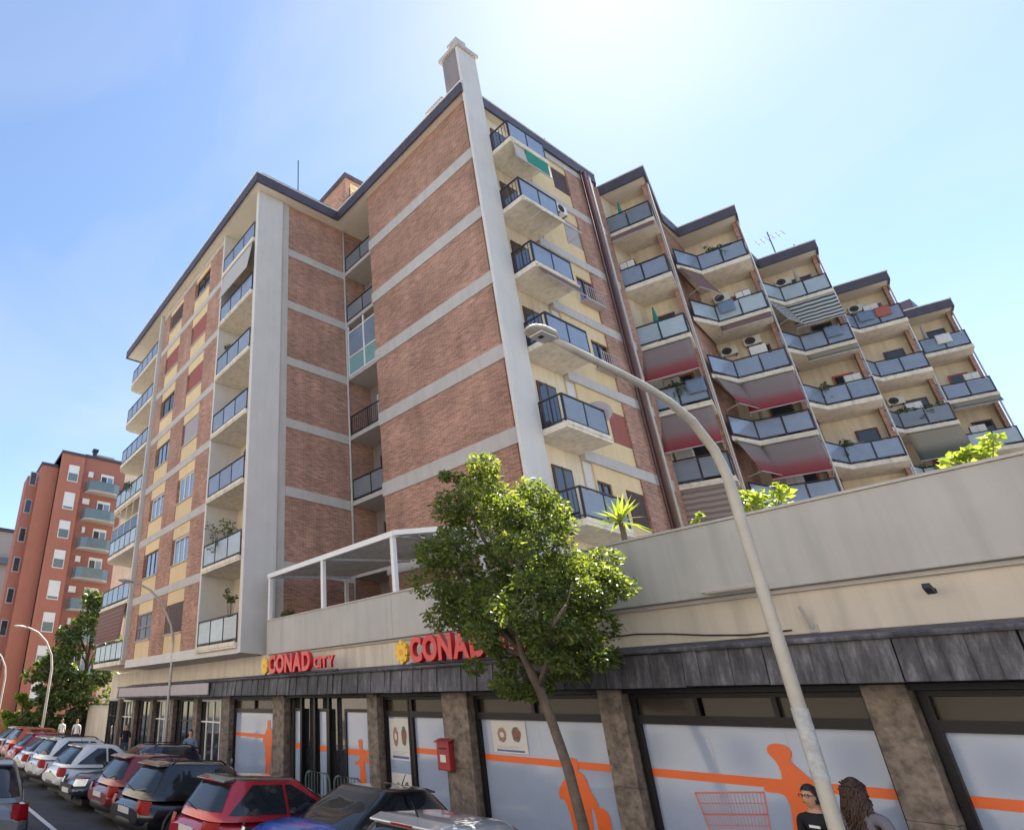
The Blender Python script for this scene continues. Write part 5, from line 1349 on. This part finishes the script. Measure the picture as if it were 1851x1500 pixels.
# ------------------------------------------------------------------ scooter by the shop
sc = empty('scooter', (-19.6, 9.2, .17), R_(70), 'parked black and white scooter in front of the shop window', 'scooter')
m = MB()
for wx in (-.6, .62):
    m.grid([[(wx+r*math.cos(t*math.pi/10), y, .25+r*math.sin(t*math.pi/10)) for t in range(20)] for y, r in ((-.05, .15), (-.06, .22), (0, .255), (.06, .22), (.05, .15))], closed=True)
m.build('wheel', K['tyre'], sc, smooth=True)
m = MB(); m.grid([[(x, y*w, z+h*q) for y, q in ((-1, 0), (-1, .7), (-.5, 1), (.5, 1), (1, .7), (1, 0))] for x, w, z, h in ((-.95, .06, .5, .15), (-.75, .16, .42, .33), (-.3, .17, .38, .35), (-.1, .15, .3, .25), (.05, .16, .26, .1), (.3, .16, .26, .1))]); m.build('body', K['whitepaint'], sc, smooth=True)
m = MB(); m.grid([[(x, y, z) for y in (-.2, -.12, 0, .12, .2)] for x, z in ((.32, .26), (.40, .5), (.47, .8), (.45, .95))]); m.build('front_shield', K['black'], sc, smooth=True)
m = MB(); m.box(-.85, -.1, -.14, .14, .72, .82); m.build('seat', K['black'], sc, bevel=.04)
m = MB(); m.tube([(.62, 0, .25), (.48, 0, .8), (.42, 0, 1.02)], .03, 8); m.tube([(.38, -.32, 1.05), (.43, 0, 1.02), (.38, .32, 1.05)], .018, 6); m.build('handlebar', K['black'], sc, smooth=True)
m = MB(); m.tube([(.45, 0, .95), (.52, 0, .95)], [.09, .07], 10); m.build('head_light', K['headlight'], sc)
m = MB(); m.box(-1.1, -.75, -.17, .17, .85, 1.15); m.build('top_box', K['black'], sc, bevel=.04)
m = MB(); m.tube([(.42, -.3, 1.05), (.4, -.36, 1.25)], .008, 5); m.tube([(.4, -.36, 1.25), (.38, -.36, 1.33)], [.05, .05], 8); m.build('mirror', K['black'], sc)

# ------------------------------------------------------------------ people
def make_person(label, loc, rz, height, shirt, legs, hair, pose='stand', long_hair=False, glasses=False, print_=False, hold=False, sleeve=.22):
    e = empty('person', loc, rz, label, 'person')
    s = height/1.75
    J = {'pel': (0, 0, .95), 'sp': (0, .01, 1.12), 'ch': (0, .015, 1.30), 'up': (0, .0, 1.42), 'nk': (0, -.005, 1.50), 'hd': (0, -.02, 1.585), 'ht': (0, -.015, 1.68)}
    rad = {'pel': (.155, .115), 'sp': (.135, .10), 'ch': (.165, .115), 'up': (.12, .085), 'nk': (.055, .055), 'hd': (.072, .088), 'ht': (.062, .075)}
    E_ = [('pel', 'sp'), ('sp', 'ch'), ('ch', 'up'), ('up', 'nk'), ('nk', 'hd'), ('hd', 'ht')]
    for q, sx in (('l', 1), ('r', -1)):
        arm = {'stand': [(.19, .0, 1.40), (.235, .01, 1.14), (.235, -.09, .90), (.23, -.12, .82)], 'bag': [(.19, .0, 1.40), (.25, .05, 1.15), (.19, -.16, 1.06), (.12, -.24, 1.06)]}[pose if (q == 'l' or pose == 'stand') else 'stand']
        leg = [(.095, 0, .90), (.10, -.01 if q == 'l' else -.05, .50), (.10, .02 if q == 'l' else -.02, .09), (.105, -.11 if q == 'l' else -.15, .045)]
        for nm, pts, rr in (('a', arm, [(.062, .062), (.042, .042), (.03, .028), (.038, .022)]), ('g', leg, [(.09, .09), (.058, .06), (.042, .046), (.04, .03)])):
            prev = 'up' if nm == 'a' else 'pel'
            for k, (p, r) in enumerate(zip(pts, rr)):
                key = nm+q+str(k); J[key] = (p[0]*sx, p[1], p[2]); rad[key] = r; E_.append((prev, key)); prev = key
    keys = list(J); me = bpy.data.meshes.new('body')
    me.from_pydata([tuple(c*s for c in J[k]) for k in keys], [(keys.index(a), keys.index(b)) for a, b in E_], [])
    ob = bpy.data.objects.new('body_tmp', me); col.objects.link(ob)
    ob.modifiers.new('skin', 'SKIN'); sv = me.skin_vertices[0].data
    for i, k in enumerate(keys): sv[i].radius = (rad[k][0]*s, rad[k][1]*s); sv[i].use_root = (k == 'pel')
    sb = ob.modifiers.new('sub', 'SUBSURF'); sb.levels = 2; sb.render_levels = 2
    bpy.context.view_layer.update(); dg = bpy.context.evaluated_depsgraph_get()
    m2 = bpy.data.meshes.new_from_object(ob.evaluated_get(dg)); bpy.data.objects.remove(ob)
    m2.materials.clear()
    for mt in (K['skin'], shirt, legs, K['black']): m2.materials.append(mt)
    for p in m2.polygons:
        x, y, z = [c/s for c in p.center]
        mi = 0
        if z < .1: mi = 3
        elif z < .97 and abs(x) < .19: mi = 2
        elif abs(x) < .185 and z < 1.475: mi = 1
        elif abs(x) >= .185 and z > 1.40-sleeve: mi = 1
        p.material_index = mi; p.use_smooth = True
    body = bpy.data.objects.new('body', m2); col.objects.link(body); body.parent = e
    # head shape with nose, ears, mouth
    hc = (0, -.025*s, 1.625*s); m = MB(); rows = []
    for j in range(15):
        v = -math.pi/2+math.pi*j/14; row = []
        for q in range(22):
            a = 2*math.pi*q/22; x = math.cos(a)*math.cos(v); y = math.sin(a)*math.cos(v); z = math.sin(v)
            jaw = 1-.22*max(0, -z)**1.2
            fx = .076*jaw; fy = .098*(jaw if y > 0 else 1-.10*max(0, -z))
            yy = y*fy
            if y < -.7 and -.35 < z < .1: yy -= .022*max(0, 1-abs(x)/.22)*(1-abs(z+.14)/.25)
            if y < -.5 and .05 < z < .3: yy += .010*max(0, 1-abs(abs(x)-.38)/.25)
            row.append((hc[0]+x*fx*s, hc[1]+yy*s, hc[2]+z*.125*s))
        rows.append(row)
    m.grid(rows, closed=True); m.build('head', K['skin'], e, smooth=True)
    for sx in (-1, 1):
        m = MB(); m.grid([[(hc[0]+sx*(.074+d)*s, hc[1]+(.012+.016*math.cos(t)*k)*s, hc[2]+(.0+.03*math.sin(t)*k)*s) for t in [q*math.pi/4 for q in range(8)]] for d, k in ((0, 1), (.012, 1.05), (.012, .5))], closed=True); m.build('ear', K['skin'], e, smooth=True)
        m = MB(); m.grid([[(hc[0]+sx*.030*s+.011*s*math.cos(t)*k, hc[1]-.089*s-d, hc[2]+.022*s+.006*s*math.sin(t)*k) for t in [q*math.pi/4 for q in range(8)]] for d, k in ((0, 1), (.003, .5), (.003, .01))], closed=True); m.build('eye', K['black'], e)
        # hand: palm with four fingers and a thumb
        w = J['a'+('l' if sx > 0 else 'r')+'3']; pw = Vector([c*s for c in w])
        el = Vector([c*s for c in J['a'+('l' if sx > 0 else 'r')+'2']]); d = (pw-el).normalized(); sd = Vector((0, 1, 0)) if abs(d.y) < .7 else Vector((1, 0, 0)); sd = (sd-d*sd.dot(d)).normalized(); nn = d.cross(sd)
        m = MB()
        for q in range(4):
            b = pw+d*.02*s+sd*(q-1.5)*.018*s; l = (.066, .074, .07, .056)[q]*s
            m.tube([b-d*.03*s, b+d*l*.45, b+d*l*.8+nn*.012*s*sx, b+d*l+nn*.028*s*sx], [.0095*s, .009*s, .0085*s, .006*s], 6)
        b = pw-d*.025*s-sd*.03*s; m.tube([b+sd*.012*s, b-sd*.014*s+d*.02*s, b-sd*.022*s+d*.05*s], [.011*s, .0105*s, .007*s], 6)
        m.build('hand', K['skin'], e, smooth=True)
    m = MB(); m.box(-.022*s, .022*s, hc[1]-.094*s, hc[1]-.086*s, hc[2]-.056*s, hc[2]-.049*s); m.build('mouth', K['postbox'], e)
    # hair
    m = MB(); rows = []
    for j in range(12):
        v = math.pi/2-(math.pi*.66)*j/11; row = []
        for q in range(26):
            a = 2*math.pi*q/26; x = math.cos(a)*math.cos(v); y = math.sin(a)*math.cos(v); z = math.sin(v)
            front = y < -.42
            if front and z < .5: z2 = .5+.02*(z-.5); cv = math.sqrt(max(0, 1-z2*z2))/max(math.cos(v), .15); x2, y2 = x*min(cv, 1.0), y*min(cv, 1.0)
            else: z2, x2, y2 = z, x, y
            k = 1+.035*math.sin(q*3+j*1.7)
            row.append((hc[0]+x2*.085*s*k, hc[1]+(y2*.107*k+.006)*s, hc[2]+(z2*.137+.006)*s*1.0))
        rows.append(row)
    m.grid(rows, closed=True); m.build('hair', hair, e, smooth=True)
    if long_hair:
        r2 = random.Random(3); m = MB()
        for q in range(120):
            a = r2.uniform(.12, .88)*math.pi+(0 if True else 0)
            x0, y0 = math.cos(a)*.088, math.sin(a)*.105
            l = r2.uniform(.26, .44); pts = []
            ph = r2.uniform(0, 6)
            for t in range(9):
                u = t/8; sp = 1+.75*u
                pts.append(((x0*sp+.016*math.sin(u*11+ph))*s, hc[1]+(y0*(1+.35*u)+.016*math.cos(u*11+ph))*s, hc[2]+(.05-l*u)*s))
            m.tube(pts, [.013*s]*6+[.011*s, .008*s, .003*s], 5)
        for q in range(50):
            a = r2.uniform(-.1, 1.1)*math.pi; x0, y0 = math.cos(a)*.09, math.sin(a)*.108; ph = r2.uniform(0, 6); zt = r2.uniform(.02, .12)
            m.tube([((x0*(math.sqrt(max(.05, 1-(zt/.14)**2))+.1)+.02*math.sin(t*1.4+ph))*s, hc[1]+(y0*(math.sqrt(max(.05, 1-(zt/.14)**2))+.1)+.02*math.cos(t*1.4+ph))*s, hc[2]+(zt-.03*t)*s) for t in range(6)], .011*s, 5)
        m.build('long_hair', hair, e, smooth=True)
    if glasses:
        m = MB()
        for sx in (-1, 1):
            m.tube([(hc[0]+(sx*.033+.024*math.cos(t*math.pi/6))*s, hc[1]-.101*s, hc[2]+(.02+.019*math.sin(t*math.pi/6))*s) for t in range(13)], .0035*s, 5, cap=False)
            m.tube([(hc[0]+sx*.057*s, hc[1]-.1*s, hc[2]+.024*s), (hc[0]+sx*.08*s, hc[1]+.01*s, hc[2]+.024*s)], .003*s, 5)
        m.tube([(hc[0]-.009*s, hc[1]-.102*s, hc[2]+.024*s), (hc[0]+.009*s, hc[1]-.102*s, hc[2]+.024*s)], .003*s, 5)
        m.build('glasses', K['black'], e)
    if print_:
        # white marks on the shirt front, projected onto the chest surface
        m = MB()
        for q in range(4):
            z0 = (1.33-q*.058)*s; w = (.055, .03, .05, .055)[q]*s
            for t in range(4):
                pass
            m.box(-w+.0*s, w, -.0, .012*s, z0, z0+.026*s)
        m.v = [(x+.012*s, y+(.015-.135+1.9*(x/s)**2*.35-.03*max(0, 1.3-z/s))*s, z) for x, y, z in m.v]
        m.build('shirt_print', K['whitepaint'], e)
    return e
make_person('person with glasses in a black T-shirt with white print beside the lamp pole', (-4.08, 9.5, .17), R_(-12), 1.76, K['tee_black'], K['denim'], K['hair2'], 'stand', glasses=True, print_=True)
make_person('person with long curly brown hair in a grey top seen from behind', (-3.60, 9.3, .17), R_(168), 1.87, K['top_grey'], K['denim'], K['hair'], 'bag', long_hair=True, sleeve=.12)
make_person('person in a blue shirt and light trousers by the left shopfront', (-22.0, 9.3, .17), R_(60), 1.75, K['shirt_blue'], K['beige'], K['hair2'])
make_person('distant pedestrian in white near the garden wall, left one', (-41.0, 8.9, .17), R_(40), 1.7, K['shirt_white'], K['beige'], K['hair2'])
make_person('distant pedestrian in white near the garden wall, right one', (-40.2, 9.6, .17), R_(70), 1.72, K['shirt_white'], K['denim'], K['hair'])
make_person('person in dark clothes by the far left shop windows', (-30.5, 9.6, .17), R_(80), 1.72, K['tee_black'], K['denim'], K['hair2'])

# ------------------------------------------------------------------ unseen far side of the street: blocks added to bounce sunlight
g = MB(); g.box(-75, 60, -15.5, -7.5, 0.004, 0.16); structure(g.build('pavement', K['paving']))
K['opp1'] = pm('pale_bounce_facade', (.60, .54, .46), .85, .05, .4, streak=.06); K['opp2'] = pm('ochre_bounce_facade', (.60, .52, .42), .85, .05, .4, streak=.06); K['opp3'] = pm('white_bounce_facade', (.68, .64, .58), .85, .05, .4, streak=.06)
for (x0, x1, h, mt, lab) in [(-78, -34, 20.5, 'opp2', 'unseen ochre block added across the street to bounce sunlight, farthest along'), (-33.4, 8, 17.5, 'opp1', 'unseen pale block added across the street to bounce sunlight, facing the shops'), (8.6, 58, 20.5, 'opp3', 'unseen white block added across the street to bounce sunlight, right of the pale one')]:
    ob = empty('apartment_building', (x0, -15.5, 0), 0, lab, 'building')  # added out-of-view block that reflects sun onto the shaded facades
    W_ = x1-x0
    m = MB(); m.box(0, W_, -12, 0, 0, h); m.build('wall', K[mt], ob)
    m = MB(); m.box(-.4, W_+.4, -12.4, .5, h, h+.35); m.build('roof', K['band'], ob)
    me0 = None
    for f in range(int((h-2)/3.1)):
        n = int(W_/4.4)
        for q in range(n):
            xx = 1.6+q*(W_-2.4)/n; z = 4.4+f*3.1 if f else .3
            if z+1.6 > h: continue
            if me0 is None:
                m = MB(); m.box(0, 1.3, 0, .06, 0, 1.55); wf = m.build('window', K['shut_brown'], ob); me0 = wf.data
            else:
                wf = bpy.data.objects.new('window', me0); col.objects.link(wf); wf.parent = ob
            wf.location = (xx, 0, z+.6)
